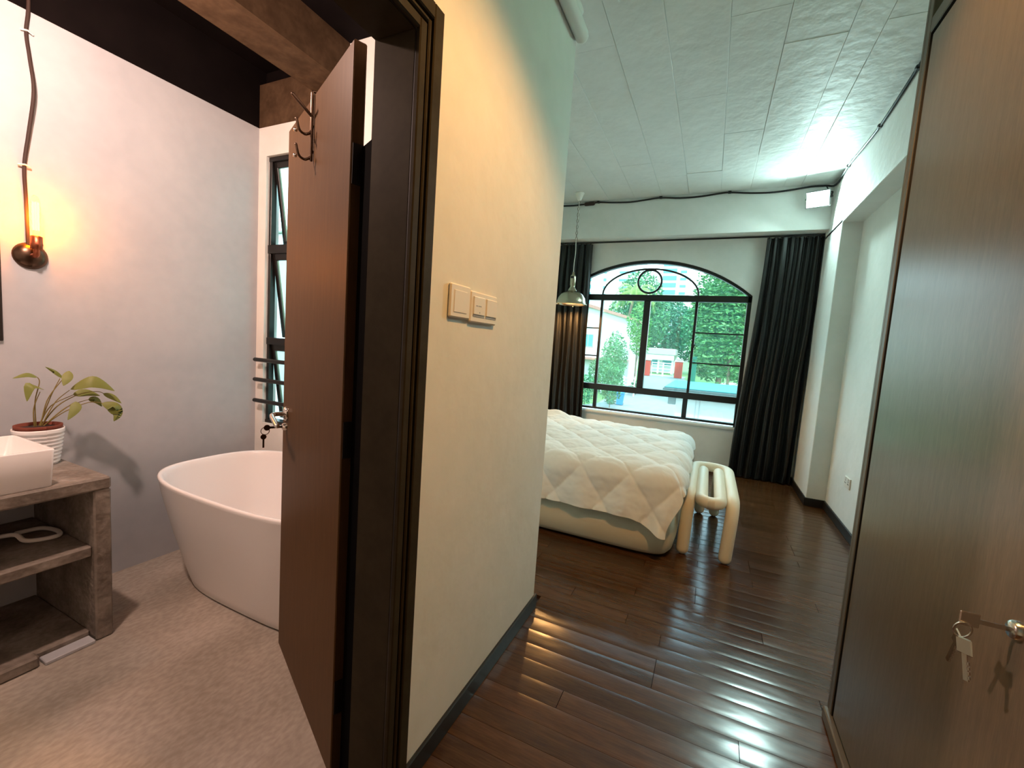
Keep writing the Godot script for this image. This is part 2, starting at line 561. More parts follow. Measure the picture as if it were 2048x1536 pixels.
# ---------------------------------------------------------------- floors
func floors() -> void:
	var st := S()
	box(st, Vector3(-0.845, -0.3, -2.116), Vector3(1.2, -0.018, 1.3))
	box(st, Vector3(-2.15, -0.3, -5.66), Vector3(1.2, -0.018, -2.116))
	var fl := structure(st, "floor", M.wardrobe_dark, "dark glossy wooden plank floor of hall and bedroom", "floor")
	var cache := {}
	var w := 0.0905
	var z := -5.5
	var row := 0
	while z < 1.0:
		var x0 := -2.05 if z < -2.1 else -0.685
		var x1 := 1.075
		var x := x0
		var first := true
		while x < x1 - 0.01:
			var len := 0.9 + 0.3 * rng.randi_range(0, 3)
			if first: len = 0.3 * rng.randi_range(1, 4)
			first = false
			if x + len > x1 - 0.15: len = x1 - x
			var key := int(round(len * 1000))
			if not cache.has(key): cache[key] = plank_mesh(len, w)
			var o := put_mesh(cache[key], "plank", M["plank%d" % rng.randi_range(0, 3)], fl)
			o.position = Vector3(x, rng.randf_range(-0.0002, 0.0002), z)
			o.rotation.x = rng.randf_range(-0.0012, 0.0012)
			x += len
		z += w
		row += 1
	structure(B(Vector3(-3.0, -0.4, -2.116), Vector3(-0.845, -0.12, 1.3)), "floor_bathroom", M.screed, "brushed grey-brown cement floor of the bathroom", "floor")

# one board: slightly crowned across its width, small bevel to the joint
func plank_mesh(len: float, w: float) -> ArrayMesh:
	var st := S()
	var g := 0.0012
	var prof := []
	for k in 9:
		var t := float(k) / 8
		var y := 0.0003 * (1.0 - pow(2 * t - 1, 2)) - (0.0006 if k == 0 or k == 8 else 0.0)
		prof.append(Vector2(lerpf(g * 0.5, w - g * 0.5, t if k in [0, 8] else lerpf(0.012, 0.988, t)), y))
	st.set_smooth_group(0)
	for k in 8:
		quad(st, Vector3(g, prof[k].y, prof[k].x), Vector3(len - g, prof[k].y, prof[k].x), Vector3(len - g, prof[k + 1].y, prof[k + 1].x), Vector3(g, prof[k + 1].y, prof[k + 1].x), Vector3.UP)
	st.set_smooth_group(-1)
	for e in [[0, -1.0], [8, 1.0]]:
		var p: Vector2 = prof[e[0]]
		quad(st, Vector3(g, p.y, p.x), Vector3(len - g, p.y, p.x), Vector3(len - g, -0.018, p.x), Vector3(g, -0.018, p.x), Vector3(0, 0, e[1]))
	for e in [[g, -1.0], [len - g, 1.0]]:
		quad(st, Vector3(e[0], 0, g), Vector3(e[0], 0, w - g), Vector3(e[0], -0.018, w - g), Vector3(e[0], -0.018, g), Vector3(e[1], 0, 0))
	return mesh_of(st)

# ---------------------------------------------------------------- arched bedroom window
func bedroom_window() -> void:
	var base := Vector3(-0.775, 0.55, -5.56)
	var t := thing("window_1", "arched black metal window over a low white wall", "window", base, 0.0, "", "structure")
	var bar := func(x0: float, y0: float, x1: float, y1: float, called: String, d0 := -0.025, d1 := 0.025) -> void:
		put(B(Vector3(x0, y0, d0) - Vector3(base.x, base.y, 0), Vector3(x1, y1, d1) - Vector3(base.x, base.y, 0), 0.004), called, M.window_frame, t)
	bar.call(-1.895, 0.55, -1.852, 2.02, "jamb", -0.035, 0.035)
	bar.call(0.302, 0.53, 0.345, 2.02, "jamb", -0.035, 0.035)
	bar.call(-1.895, 1.945, 0.345, 2.018, "transom", -0.035, 0.035)
	bar.call(-1.852, 0.80, 0.302, 0.877, "lower_rail", -0.035, 0.035)
	bar.call(-1.852, 0.55, 0.302, 0.575, "bottom_rail", -0.035, 0.035)
	bar.call(-0.814, 0.877, -0.738, 1.945, "mullion", -0.03, 0.035)
	bar.call(-1.350, 0.877, -1.318, 1.945, "sash_stile")
	bar.call(-0.232, 0.877, -0.202, 1.945, "sash_stile")
	bar.call(-1.346, 0.575, -1.302, 0.80, "mullion")
	bar.call(-0.262, 0.575, -0.208, 0.80, "mullion")
	for y in [1.589, 1.234]:
		bar.call(-0.202, y - 0.008, 0.302, y + 0.008, "glazing_bar", -0.01, 0.01)
		bar.call(-1.852, y - 0.008, -1.350, y + 0.008, "glazing_bar", -0.01, 0.01)
	var st := S()
	var n := 40
	var outer := []
	for i in n + 1:
		outer.append(-1.12 + 2.24 * i / n)
	st.set_smooth_group(-1)
	for i in n:
		var xa: float = outer[i]
		var xb: float = outer[i + 1]
		var ya := arch_y(xa - 0.775) - 0.55
		var yb := arch_y(xb - 0.775) - 0.55
		var ia := ya - 0.036
		var ib := yb - 0.036
		quad(st, Vector3(xa, ya, 0.035), Vector3(xb, yb, 0.035), Vector3(xb, ib, 0.035), Vector3(xa, ia, 0.035), Vector3.BACK)
		quad(st, Vector3(xa, ya, -0.035), Vector3(xb, yb, -0.035), Vector3(xb, ib, -0.035), Vector3(xa, ia, -0.035), Vector3.FORWARD)
		quad(st, Vector3(xa, ia, -0.035), Vector3(xb, ib, -0.035), Vector3(xb, ib, 0.035), Vector3(xa, ia, 0.035), Vector3.DOWN)
	put(st, "arch_frame", M.window_frame, t)
	# wrought half-round and ring in the fanlight
	st = S()
	var p := []
	for i in 25:
		var a := PI - PI * i / 24.0
		p.append(Vector3(cos(a) * 0.565, 1.47 + sin(a) * 0.312, 0.0))
	tube(st, p, 0.0115, 8)
	put(st, "fanlight_hoop", M.iron, t)
	st = S()
	p = []
	for i in 33:
		p.append(Vector3(cos(TAU * i / 32) * 0.138, 1.632 + sin(TAU * i / 32) * 0.138, 0.0))
	tube(st, p, 0.013, 8)
	put(st, "fanlight_ring", M.iron, t)
	put(B(Vector3(-0.035, 1.755, -0.012), Vector3(0.04, 1.785, 0.012), 0.004), "ring_clip", M.iron, t)
	# glass
	for r in [[-1.852, -1.334, 0.877, 1.945], [-1.334, -0.776, 0.877, 1.945], [-0.776, -0.217, 0.877, 1.945], [-0.217, 0.302, 0.877, 1.945], [-1.852, -1.324, 0.575, 0.80], [-1.324, -0.235, 0.575, 0.80], [-0.235, 0.302, 0.575, 0.80]]:
		put(B(Vector3(r[0] + 0.775, r[2] - 0.55, -0.003), Vector3(r[1] + 0.775, r[3] - 0.55, 0.003)), "pane", M.glass, t)
	var poly := PackedVector2Array()
	poly.append(Vector2(-1.1, 1.468)); poly.append(Vector2(1.1, 1.468))
	for i in 21:
		var x := 1.1 - 2.2 * i / 20.0
		poly.append(Vector2(x, maxf(arch_y(x - 0.775) - 0.55 - 0.03, 1.469)))
	st = S()
	ext(st, poly, 2, -0.006, -0.002)
	put(st, "pane", M.glass, t)
	# catch on the right sash
	st = S()
	box(st, Vector3(0.566, 0.86, 0.025), Vector3(0.582, 0.90, 0.04), 0.003)
	tube(st, [Vector3(0.574, 0.865, 0.04), Vector3(0.59, 0.855, 0.05), Vector3(0.60, 0.88, 0.05)], 0.005, 6)
	put(st, "catch", M.iron, t)
	structure(B(Vector3(-1.895, 0.50, -5.66), Vector3(0.345, 0.532, -5.488), 0.006), "trim_5", M.white, "white sill ledge below the arched window", "sill")

# ---------------------------------------------------------------- narrow bathroom window
func bathroom_window() -> void:
	var t := thing("window_2", "narrow brown window of three outward tilted frosted sashes", "window", Vector3(-2.565, 0.634, -2.07), 0.0, "", "structure")
	var x0 := -0.265
	var x1 := 0.265
	var lights := [[0.02, 0.556], [0.60, 1.176], [1.232, 1.786]]
	put(B(Vector3(x0, 0, -0.012), Vector3(x0 + 0.022, 1.806, 0.03), 0.003), "jamb", M.window_frame, t)
	put(B(Vector3(x1 - 0.03, 0, -0.03), Vector3(x1, 1.806, 0.03), 0.003), "jamb", M.window_frame, t)
	for y in [[0.0, 0.022], [0.552, 0.600], [1.172, 1.230], [1.776, 1.806]]:
		put(B(Vector3(x0, y[0], -0.035), Vector3(x1, y[1], 0.035), 0.003), "rail", M.window_frame, t)
	for l in lights:
		var h: float = l[1] - l[0]
		var s := Node3D.new()
		s.name = "sash"
		t.add_child(s, true)
		s.position = Vector3(0, l[1], 0.004)
		s.rotation.x = deg_to_rad(8.5)
		put(B(Vector3(x0 + 0.024, -h, -0.012), Vector3(x0 + 0.052, 0, 0.012), 0.003), "stile", M.window_frame, s)
		put(B(Vector3(x1 - 0.065, -h, -0.012), Vector3(x1 - 0.035, 0, 0.012), 0.003), "stile", M.window_frame, s)
		put(B(Vector3(x0 + 0.035, -0.045, -0.012), Vector3(x1 - 0.035, 0, 0.012), 0.003), "rail", M.window_frame, s)
		put(B(Vector3(x0 + 0.035, -h, -0.012), Vector3(x1 - 0.035, -h + 0.04, 0.012), 0.003), "rail", M.window_frame, s)
		put(B(Vector3(x0 + 0.05, -h + 0.035, -0.003), Vector3(x1 - 0.06, -0.04, 0.003)), "pane", M.frosted, s)
	for y in [1.079, 0.943, 0.798]:
		var st := S()
		tube(st, [Vector3(-0.275, y - 0.634, 0.105), Vector3(0.275, y - 0.634, 0.105)], 0.014, 10, true)
		put(st, "guard_bar", M.window_frame, t)

# ---------------------------------------------------------------- bathroom door and its frame
func bathroom_door() -> void:
	var t := thing("trim_6", "dark brown grooved door frame round the bathroom doorway", "door frame", Vector3(-0.76, 0, -0.49), 0.0, "", "structure")
	var o := t.position
	var z0 := -0.845
	var z1 := -0.142
	var part := func(lo: Vector3, hi: Vector3, called: String, b := 0.002) -> void:
		put(B(lo - o, hi - o, b), called, M.frame, t)
	part.call(Vector3(-0.805, -0.12, z0 - 0.026), Vector3(WX, 2.026, z0), "jamb")
	part.call(Vector3(-0.83, -0.12, z0 - 0.029), Vector3(-0.805, 2.06, z0 - 0.026), "rebate", 0.0)
	part.call(Vector3(-0.845, -0.12, z1), Vector3(WX, 2.026, z1 + 0.026), "jamb")
	part.call(Vector3(-0.805, 2.0, z0), Vector3(WX, 2.06, z1), "head")
	part.call(Vector3(-0.83, 2.04, z0 - 0.026), Vector3(-0.805, 2.06, z1), "head_rebate")
	# casing towards the hall: backing and three raised strips with grooves between
	for s in [[0.0, 0.085, 0.004, "casing_back"], [0.0, 0.025, 0.014, "casing_strip"], [0.032, 0.043, 0.013, "casing_strip"], [0.047, 0.085, 0.018, "casing_strip"]]:
		var a: float = s[0]
		var b: float = s[1]
		var st := S()
		var bev := 0.003 if s[3] == "casing_strip" else 0.0
		box(st, Vector3(WX, 0, z0 - b) - o, Vector3(WX + s[2], 2.0 + b, z0 - a) - o, bev)
		box(st, Vector3(WX, 0, z1 + a) - o, Vector3(WX + s[2], 2.0 + b, z1 + b) - o, bev)
		box(st, Vector3(WX, 2.0 + a, z0 - a) - o, Vector3(WX + s[2], 2.0 + b, z1 + a) - o, bev)
		put(st, s[3], M.frame if s[3] == "casing_strip" else M.skirting, t)
	# the leaf, swung into the bathroom; local x runs from hinge to free edge, local -z faces the doorway
	var d := thing("door_1", "brown wooden bathroom door standing open with lever handle", "door", Vector3(-0.881, 0.012, -0.855), PI - asin(0.4373), "", "structure")
	put(B(Vector3(0, 0, 0), Vector3(0.69, 2.018, 0.033), 0.003), "leaf", M.door, d)
	var st := S()
	for y in [0.25, 1.0, 1.72]:
		tube(st, [Vector3(-0.009, y - 0.05, 0.040), Vector3(-0.009, y + 0.05, 0.040)], 0.007, 10)
		box(st, Vector3(-0.003, y - 0.05, 0.004), Vector3(0.0, y + 0.05, 0.036))
	put(st, "hinge", M.iron, d)
	# added black strip that keeps the hinge gap dark below the top hinge
	put(B(Vector3(-0.074, 0.0, 0.027), Vector3(0.0, 1.765, 0.032)), "added_gap_strip", M.gap_black, d, "added black strip darkening the hinge gap")
	# lever handle on a rose, both faces
	for s in [-1.0, 1.0]:
		var zz := 0.0 if s < 0 else 0.033
		st = S()
		lathe(st, [Vector2(0.0, 0.012), Vector2(0.022, 0.011), Vector2(0.026, 0.006), Vector2(0.026, 0.0)], 20, Transform3D(Basis(Vector3.RIGHT, PI / 2 * s), Vector3(0.628, 0.968, zz)))
		put(st, "rose", M.chrome, d)
		st = S()
		tube(st, fillet([Vector3(0.628, 0.968, zz), Vector3(0.628, 0.968, zz + 0.05 * s), Vector3(0.60, 0.962, zz + 0.055 * s), Vector3(0.515, 0.945, zz + 0.055 * s)], 0.018), 0.009, 10, true)
		put(st, "lever", M.chrome, d)
		st = S()
		lathe(st, [Vector2(0.0, 0.016), Vector2(0.012, 0.015), Vector2(0.014, 0.0)], 16, Transform3D(Basis(Vector3.RIGHT, PI / 2 * s), Vector3(0.628, 0.918, zz)))
		put(st, "lock_cylinder", M.chrome, d)
	# key in the lock with a second one on its ring
	var k := thing("door_key", "small keys hanging from the lock of the bathroom door", "key", d.transform * Vector3(0.628, 0.918, -0.014), d.rotation.y)
	st = S()
	box(st, Vector3(-0.0015, -0.004, -0.045), Vector3(0.0015, 0.004, 0.01))
	lathe(st, [Vector2(0, -0.0015), Vector2(0.011, -0.0015), Vector2(0.011, 0.0015), Vector2(0, 0.0015)], 14, Transform3D(Basis(Vector3.BACK, PI / 2), Vector3(0, 0, -0.052)), false)
	put(st, "key", M.dark_metal, k)
	st = S()
	var p := []
	for i in 17: p.append(Vector3(0, -0.012 + 0.014 * sin(TAU * i / 16), -0.058 + 0.014 * cos(TAU * i / 16)))
	tube(st, p, 0.0013, 6)
	put(st, "key_ring", M.dark_metal, k)
	st = S()
	box(st, Vector3(-0.001, -0.075, -0.066), Vector3(0.001, -0.04, -0.060))
	lathe(st, [Vector2(0, -0.001), Vector2(0.01, -0.001), Vector2(0.01, 0.001), Vector2(0, 0.001)], 14, Transform3D(Basis(Vector3.BACK, PI / 2), Vector3(0, -0.034, -0.063)), false)
	put(st, "key", M.dark_metal, k)
	# hook rack hung over the top of the leaf
	var h := thing("over_door_hook", "dark metal hook strap hung over the top of the bathroom door", "hook", d.transform * Vector3(0.352, 1.82, 0.0), d.rotation.y)
	st = S()
	tube(st, fillet([Vector3(0, 0.0, -0.006), Vector3(0, 0.205, -0.006), Vector3(0, 0.205, 0.04), Vector3(0, 0.15, 0.04)], 0.006), 0.0045, 8, true)
	put(st, "strap", M.dark_metal, h)
	for y in [0.0, 0.075]:
		st = S()
		tube(st, fillet([Vector3(0, y + 0.028, -0.004), Vector3(0, y + 0.0, -0.008), Vector3(0, y - 0.006, -0.04), Vector3(0, y + 0.034, -0.05)], 0.02), 0.004, 8, true)
		put(st, "hook", M.dark_metal, h)
		st = S()
		lathe(st, [Vector2(0, 0.006), Vector2(0.005, 0.004), Vector2(0.006, 0), Vector2(0.005, -0.004), Vector2(0, -0.006)], 10, Transform3D(Basis(), Vector3(0, y + 0.0, -0.052)))
		put(st, "hook_ball", M.chrome, h)
	st = S()
	tube(st, [Vector3(0, 0.13, -0.006), Vector3(0, 0.175, -0.062)], 0.005, 8, true)
	put(st, "peg", M.dark_metal, h)

# ---------------------------------------------------------------- wardrobe on the right
func wardrobe() -> void:
	var t := thing("wardrobe", "tall dark brown wardrobe with keys in its door", "wardrobe", Vector3(0.52, 0, -1.89))
	var part := func(lo: Vector3, hi: Vector3, called: String, m: Material, b := 0.002) -> Node:
		return put(B(lo, hi, b), called, m, t)
	# local x goes into the wall, local z towards the hall
	part.call(Vector3(0.0, 0.0, 0.0), Vector3(0.54, 2.84, 0.018), "side_panel", M.wardrobe_edge)
	part.call(Vector3(0.0, 0.0, 2.70), Vector3(0.54, 2.84, 2.718), "side_panel", M.wardrobe_edge)
	part.call(Vector3(0.0, 0.0, 0.018), Vector3(0.024, 2.84, 0.048), "stile", M.wardrobe_edge)
	part.call(Vector3(0.0, 2.365, 0.048), Vector3(0.024, 2.41, 2.70), "rail", M.wardrobe_edge)
	part.call(Vector3(0.0, 2.81, 0.018), Vector3(0.54, 2.84, 2.70), "top_panel", M.wardrobe_edge)
	part.call(Vector3(0.10, 0.0, 0.018), Vector3(0.54, 2.80, 0.03), "lining", M.wardrobe)
	part.call(Vector3(0.50, 0.0, 0.018), Vector3(0.52, 2.81, 2.70), "back_panel", M.wardrobe)
	part.call(Vector3(0.10, 2.375, 0.03), Vector3(0.5, 2.40, 2.70), "loft_shelf", M.wardrobe)
	part.call(Vector3(-0.014, 0.0, 0.004), Vector3(0.01, 0.045, 2.70), "plinth", M.wardrobe_edge, 0.004)
	part.call(Vector3(0.04, 0.045, 0.03), Vector3(0.05, 2.37, 2.69), "inner_face", M.wardrobe)
	part.call(Vector3(0.002, 0.045, 0.047), Vector3(0.042, 2.368, 0.052), "gap_shade", M.black, 0.0)  # black strip that paints in the shade of the gap beside the door
	part.call(Vector3(0.002, 2.361, 0.047), Vector3(0.042, 2.366, 2.69), "gap_shade", M.black, 0.0)  # shade of the gap above the door, also painted as a black strip
	var door: Node = part.call(Vector3(0.004, 0.05, 0.062), Vector3(0.026, 2.352, 0.965), "door", M.wardrobe, 0.003)
	part.call(Vector3(0.004, 0.05, 0.970), Vector3(0.026, 2.352, 1.87), "door", M.wardrobe, 0.003)
	part.call(Vector3(0.004, 0.05, 1.875), Vector3(0.026, 2.352, 2.69), "door", M.wardrobe, 0.003)
	var st := S()
	var face := Transform3D(Basis(Vector3.BACK, PI / 2), Vector3(0.004, 0.872, 0.878))
	lathe(st, [Vector2(0.0, 0.012), Vector2(0.013, 0.012), Vector2(0.016, 0.009), Vector2(0.017, 0.0)], 20, face)
	put(st, "lock_cylinder", M.chrome, door)
	# keys: one in the lock, ring, one hanging
	var k := thing("key_bunch", "bunch of small metal keys hanging from the wardrobe lock", "keys", t.position + Vector3(-0.018, 0.872, 0.878))
	st = S()
	box(st, Vector3(-0.03, -0.004, -0.0015), Vector3(0.01, 0.004, 0.0015))
	box(st, Vector3(-0.055, -0.013, -0.002), Vector3(-0.028, 0.013, 0.002), 0.0015)
	put(st, "key", M.chrome, k)
	st = S()
	var p := []
	for i in 21: p.append(Vector3(-0.048 + 0.012 * cos(TAU * i / 20), -0.022 + 0.016 * sin(TAU * i / 20), 0.004 * sin(TAU * i / 20)))
	tube(st, p, 0.0016, 6)
	put(st, "key_ring", M.chrome, k)
	for a in [[-0.010, 0.35, 0.0], [0.004, -0.2, 0.5]]:
		st = S()
		var tf := Transform3D(Basis.from_euler(Vector3(a[1], a[2], 0)), Vector3(-0.046, -0.036, a[0]))
		box(st, Vector3(-0.002, -0.026, -0.013), Vector3(0.002, 0.002, 0.013), 0.0018, tf)
		box(st, Vector3(-0.0015, -0.070, -0.004), Vector3(0.0015, -0.024, 0.004), 0.0, tf)
		for q in 4:
			box(st, Vector3(-0.0015, -0.066 + q * 0.008, 0.003), Vector3(0.0015, -0.061 + q * 0.008, 0.0062), 0.0, tf)
		put(st, "key", M.chrome, k)

# ---------------------------------------------------------------- bed and quilt
func bed() -> void:
	var t := thing("bed", "cream upholstered bed base with bulging rounded sides", "bed", Vector3(-1.05, 0, -3.61))
	var hx := 0.955
	var hz := 0.815
	var st := S()
	st.set_smooth_group(0)
	var prof := [[0.02, 0.05], [0.024, 0.032], [0.05, 0.014], [0.12, 0.0], [0.18, 0.0], [0.25, 0.012], [0.30, 0.04], [0.32, 0.09], [0.325, 0.16]]
	var per := 96
	var ring := func(inset: float, y: float) -> Array:
		var o := []
		for i in per:
			var a := TAU * (i + 0.5) / per
			var e := 2.0 / 13.0
			o.append(Vector3(signf(cos(a)) * pow(absf(cos(a)), e) * (hx - inset), y, signf(sin(a)) * pow(absf(sin(a)), e) * (hz - inset)))
		return o
	for i in prof.size() - 1:
		var a: Array = ring.call(prof[i][1], prof[i][0])
		var b: Array = ring.call(prof[i + 1][1], prof[i + 1][0])
		for k in per:
			quad(st, a[k], a[(k + 1) % per], b[(k + 1) % per], b[k], Vector3(a[k].x, 0.1 if i > 4 else -0.1, a[k].z))
	var top: Array = ring.call(0.16, 0.325)
	for k in per: tri(st, top[k], top[(k + 1) % per], Vector3(0, 0.33, 0), Vector3.UP)
	put(st, "base", M.cream, t)
	for x in [-0.75, 0.0, 0.75]:
		for z in [-0.6, 0.6]:
			st = S()
			lathe(st, [Vector2(0.0, 0.0), Vector2(0.03, 0.0), Vector2(0.035, 0.03), Vector2(0.0, 0.03)], 12, Transform3D(Basis(), Vector3(x, 0, z)))
			put(st, "foot", M.black, t)
	var mt := B(Vector3(-0.95, 0.32, -0.78), Vector3(0.90, 0.515, 0.755), 0.06)
	put(mt, "mattress", M.cream, t)
	# quilt: cloth draped over the mattress, diamond stitching
	var q := thing("quilt", "white diamond-stitched quilt hanging over the edges of the bed", "quilt", Vector3(-1.05, 0.52, -3.61))
	st = S()
	var nz := noise(77, 1.0, 3)
	var fold := func(s: float, lim: float, r: float) -> Vector2:   # along-surface length to (outward, drop)
		if s < lim - r: return Vector2(s, 0)
		var a := (s - (lim - r)) / r
		if a < PI / 2: return Vector2(lim - r + r * sin(a), r * (1 - cos(a)))
		return Vector2(lim + 0.03 * (a - PI / 2), r + (s - (lim - r) - r * PI / 2))
	var lx := 0.985
	var lz := 0.80
	var wx0 := -0.975
	var wz0 := -lz - 0.24
	var wz1 := lz + 0.265
	var f := func(u: float, v: float) -> Vector3:
		var b := lerpf(wz0, wz1 + 0.075 * smoothstep(0.87, 1.0, u), v)
		var a := lerpf(wx0, lerpf(lx + 0.05, 0.905, smoothstep(lz - 0.02, wz1 + 0.06, b)), u)
		var hem := 0.012 * sin(a * 23.0) * smoothstep(lz, wz1, b)
		var fx: Vector2 = fold.call(a, lx, 0.13)
		var fz: Vector2 = fold.call(absf(b), lz + 0.01, 0.12)
		var drop := sqrt(fx.y * fx.y + fz.y * fz.y) if fx.y > 0 and fz.y > 0 else maxf(fx.y, fz.y)
		var pos := Vector3(fx.x, 0.05 - drop, fz.x * signf(b) + hem)
		# stitched diamonds: puffed between seams
		var c1 := a / 0.325 + b / 0.40
		var c2 := a / 0.325 - b / 0.40
		var puff := pow(absf(sin(PI * c1)) * absf(sin(PI * c2)), 0.5) * 0.026
		puff += nz.get_noise_2d(a * 9.0, b * 16.0) * 0.004 + nz.get_noise_2d(a * 3.0 + 40, b * 3.0) * 0.010
		var nout := Vector3(clampf(fx.y / 0.13, 0, 1), 1.0 - clampf(drop / 0.14, 0, 0.9), clampf(fz.y / 0.12, 0, 1) * signf(b)).normalized()
		pos += nout * puff
		# a rumpled ridge towards the window side near the pillows
		pos.y += 0.055 * exp(-pow((b + 0.66) / 0.10, 2) - pow((a + 0.40) / 0.24, 2)) + 0.02 * exp(-pow((b + 0.3) / 0.5, 2)) 
		if drop > 0.16 and fz.y > 0.16: pos.z += 0.014 * sin(a * 31.0 + sin(a * 7.0) * 2.0) * smoothstep(0.16, 0.4, fz.y)
		return pos
	sheet(st, 230, 230, f, Vector3.UP)
	put(st, "cover", M.quilt, q)

# ---------------------------------------------------------------- tubular bench at the foot of the bed
func bench() -> void:
	var t := thing("tube_bench", "cream bench of two fat looped tubes at the foot of the bed", "bench", Vector3(0.09, 0, -3.5))
	var o := t.position
	var r := 0.039
	var st := S()
	var y := 0.385
	var P := func(a: Array) -> Array: return a.map(func(v: Vector3) -> Vector3: return v - o)
	tube(st, fillet(P.call([Vector3(0.204, r, -3.015), Vector3(0.222, y, -3.03), Vector3(0.220, y, -3.98), Vector3(-0.042, y, -4.0), Vector3(-0.042, y, -3.05), Vector3(-0.050, r, -3.02)]), 0.13, 9), r, 18, true)
	put(st, "outer_loop", M.bench, t)
	st = S()
	tube(st, fillet(P.call([Vector3(0.145, r, -3.90), Vector3(0.145, y, -3.88), Vector3(0.145, y, -2.975), Vector3(0.033, y, -2.975), Vector3(0.033, y, -3.88), Vector3(0.033, r, -3.90)]), 0.075, 9), r, 18, true)
	put(st, "inner_loop", M.bench, t)

# ---------------------------------------------------------------- curtains
func curtain(called: String, label: String, xt0: float, xt1: float, xb0: float, xb1: float, folds: float, seed_: int, tie := 0.0) -> void:
	var o := Vector3((xb0 + xb1) / 2, 0.015, -5.395)
	var t := thing(called, label, "curtain", o, 0.0, "black curtains at the arched window")
	var nz := noise(seed_, 1.0, 2)
	var st := S()
	sheet(st, 170, 40, func(u: float, v: float) -> Vector3:
		var yy := v * 2.60
		var k := smoothstep(0.0, 1.0, v)
		var w := u + 0.03 * nz.get_noise_2d(u * 6.0, v * 0.8)
		var x := lerpf(lerpf(xb0, xb1, u), lerpf(xt0, xt1, u), k) + 0.012 * sin(v * 3.0 + seed_)
		var ph := TAU * folds * w + 1.3 * nz.get_noise_2d(u * 2.0 + 9.0, v * 1.4)
		var amp := lerpf(0.046, 0.022, k) * (0.75 + 0.5 * nz.get_noise_2d(u * 5.0, 3.0 + v))
		return Vector3(x, yy, amp * sin(ph) + 0.35 * amp * sin(2.0 * ph + 1.0)) - Vector3(o.x, 0, 0), Vector3.BACK)
	put(st, "cloth", M.curtain, t)
	for i in 9:
		var x := lerpf(xt0, xt1, (i + 0.5) / 9.0) - o.x
		put(B(Vector3(x - 0.006, 2.585, -0.004), Vector3(x + 0.006, 2.602, 0.016), 0.002), "hook", M.iron, t)

func curtains() -> void:
	curtain("curtain", "black curtain hanging between arched window and white column", 0.40, 0.915, 0.305, 0.90, 7.0, 5)
	curtain("curtain", "black curtain behind the metal pendant lamp", -2.02, -1.47, -2.03, -1.44, 7.0, 8)
	var st := S()
	tube(st, [Vector3(-2.04, 2.628, -5.39), Vector3(0.92, 2.628, -5.39)], 0.010, 10)
	tag(put(st, "curtain_rod", M.iron), "thin black curtain rod under the white beam", "curtain rod")

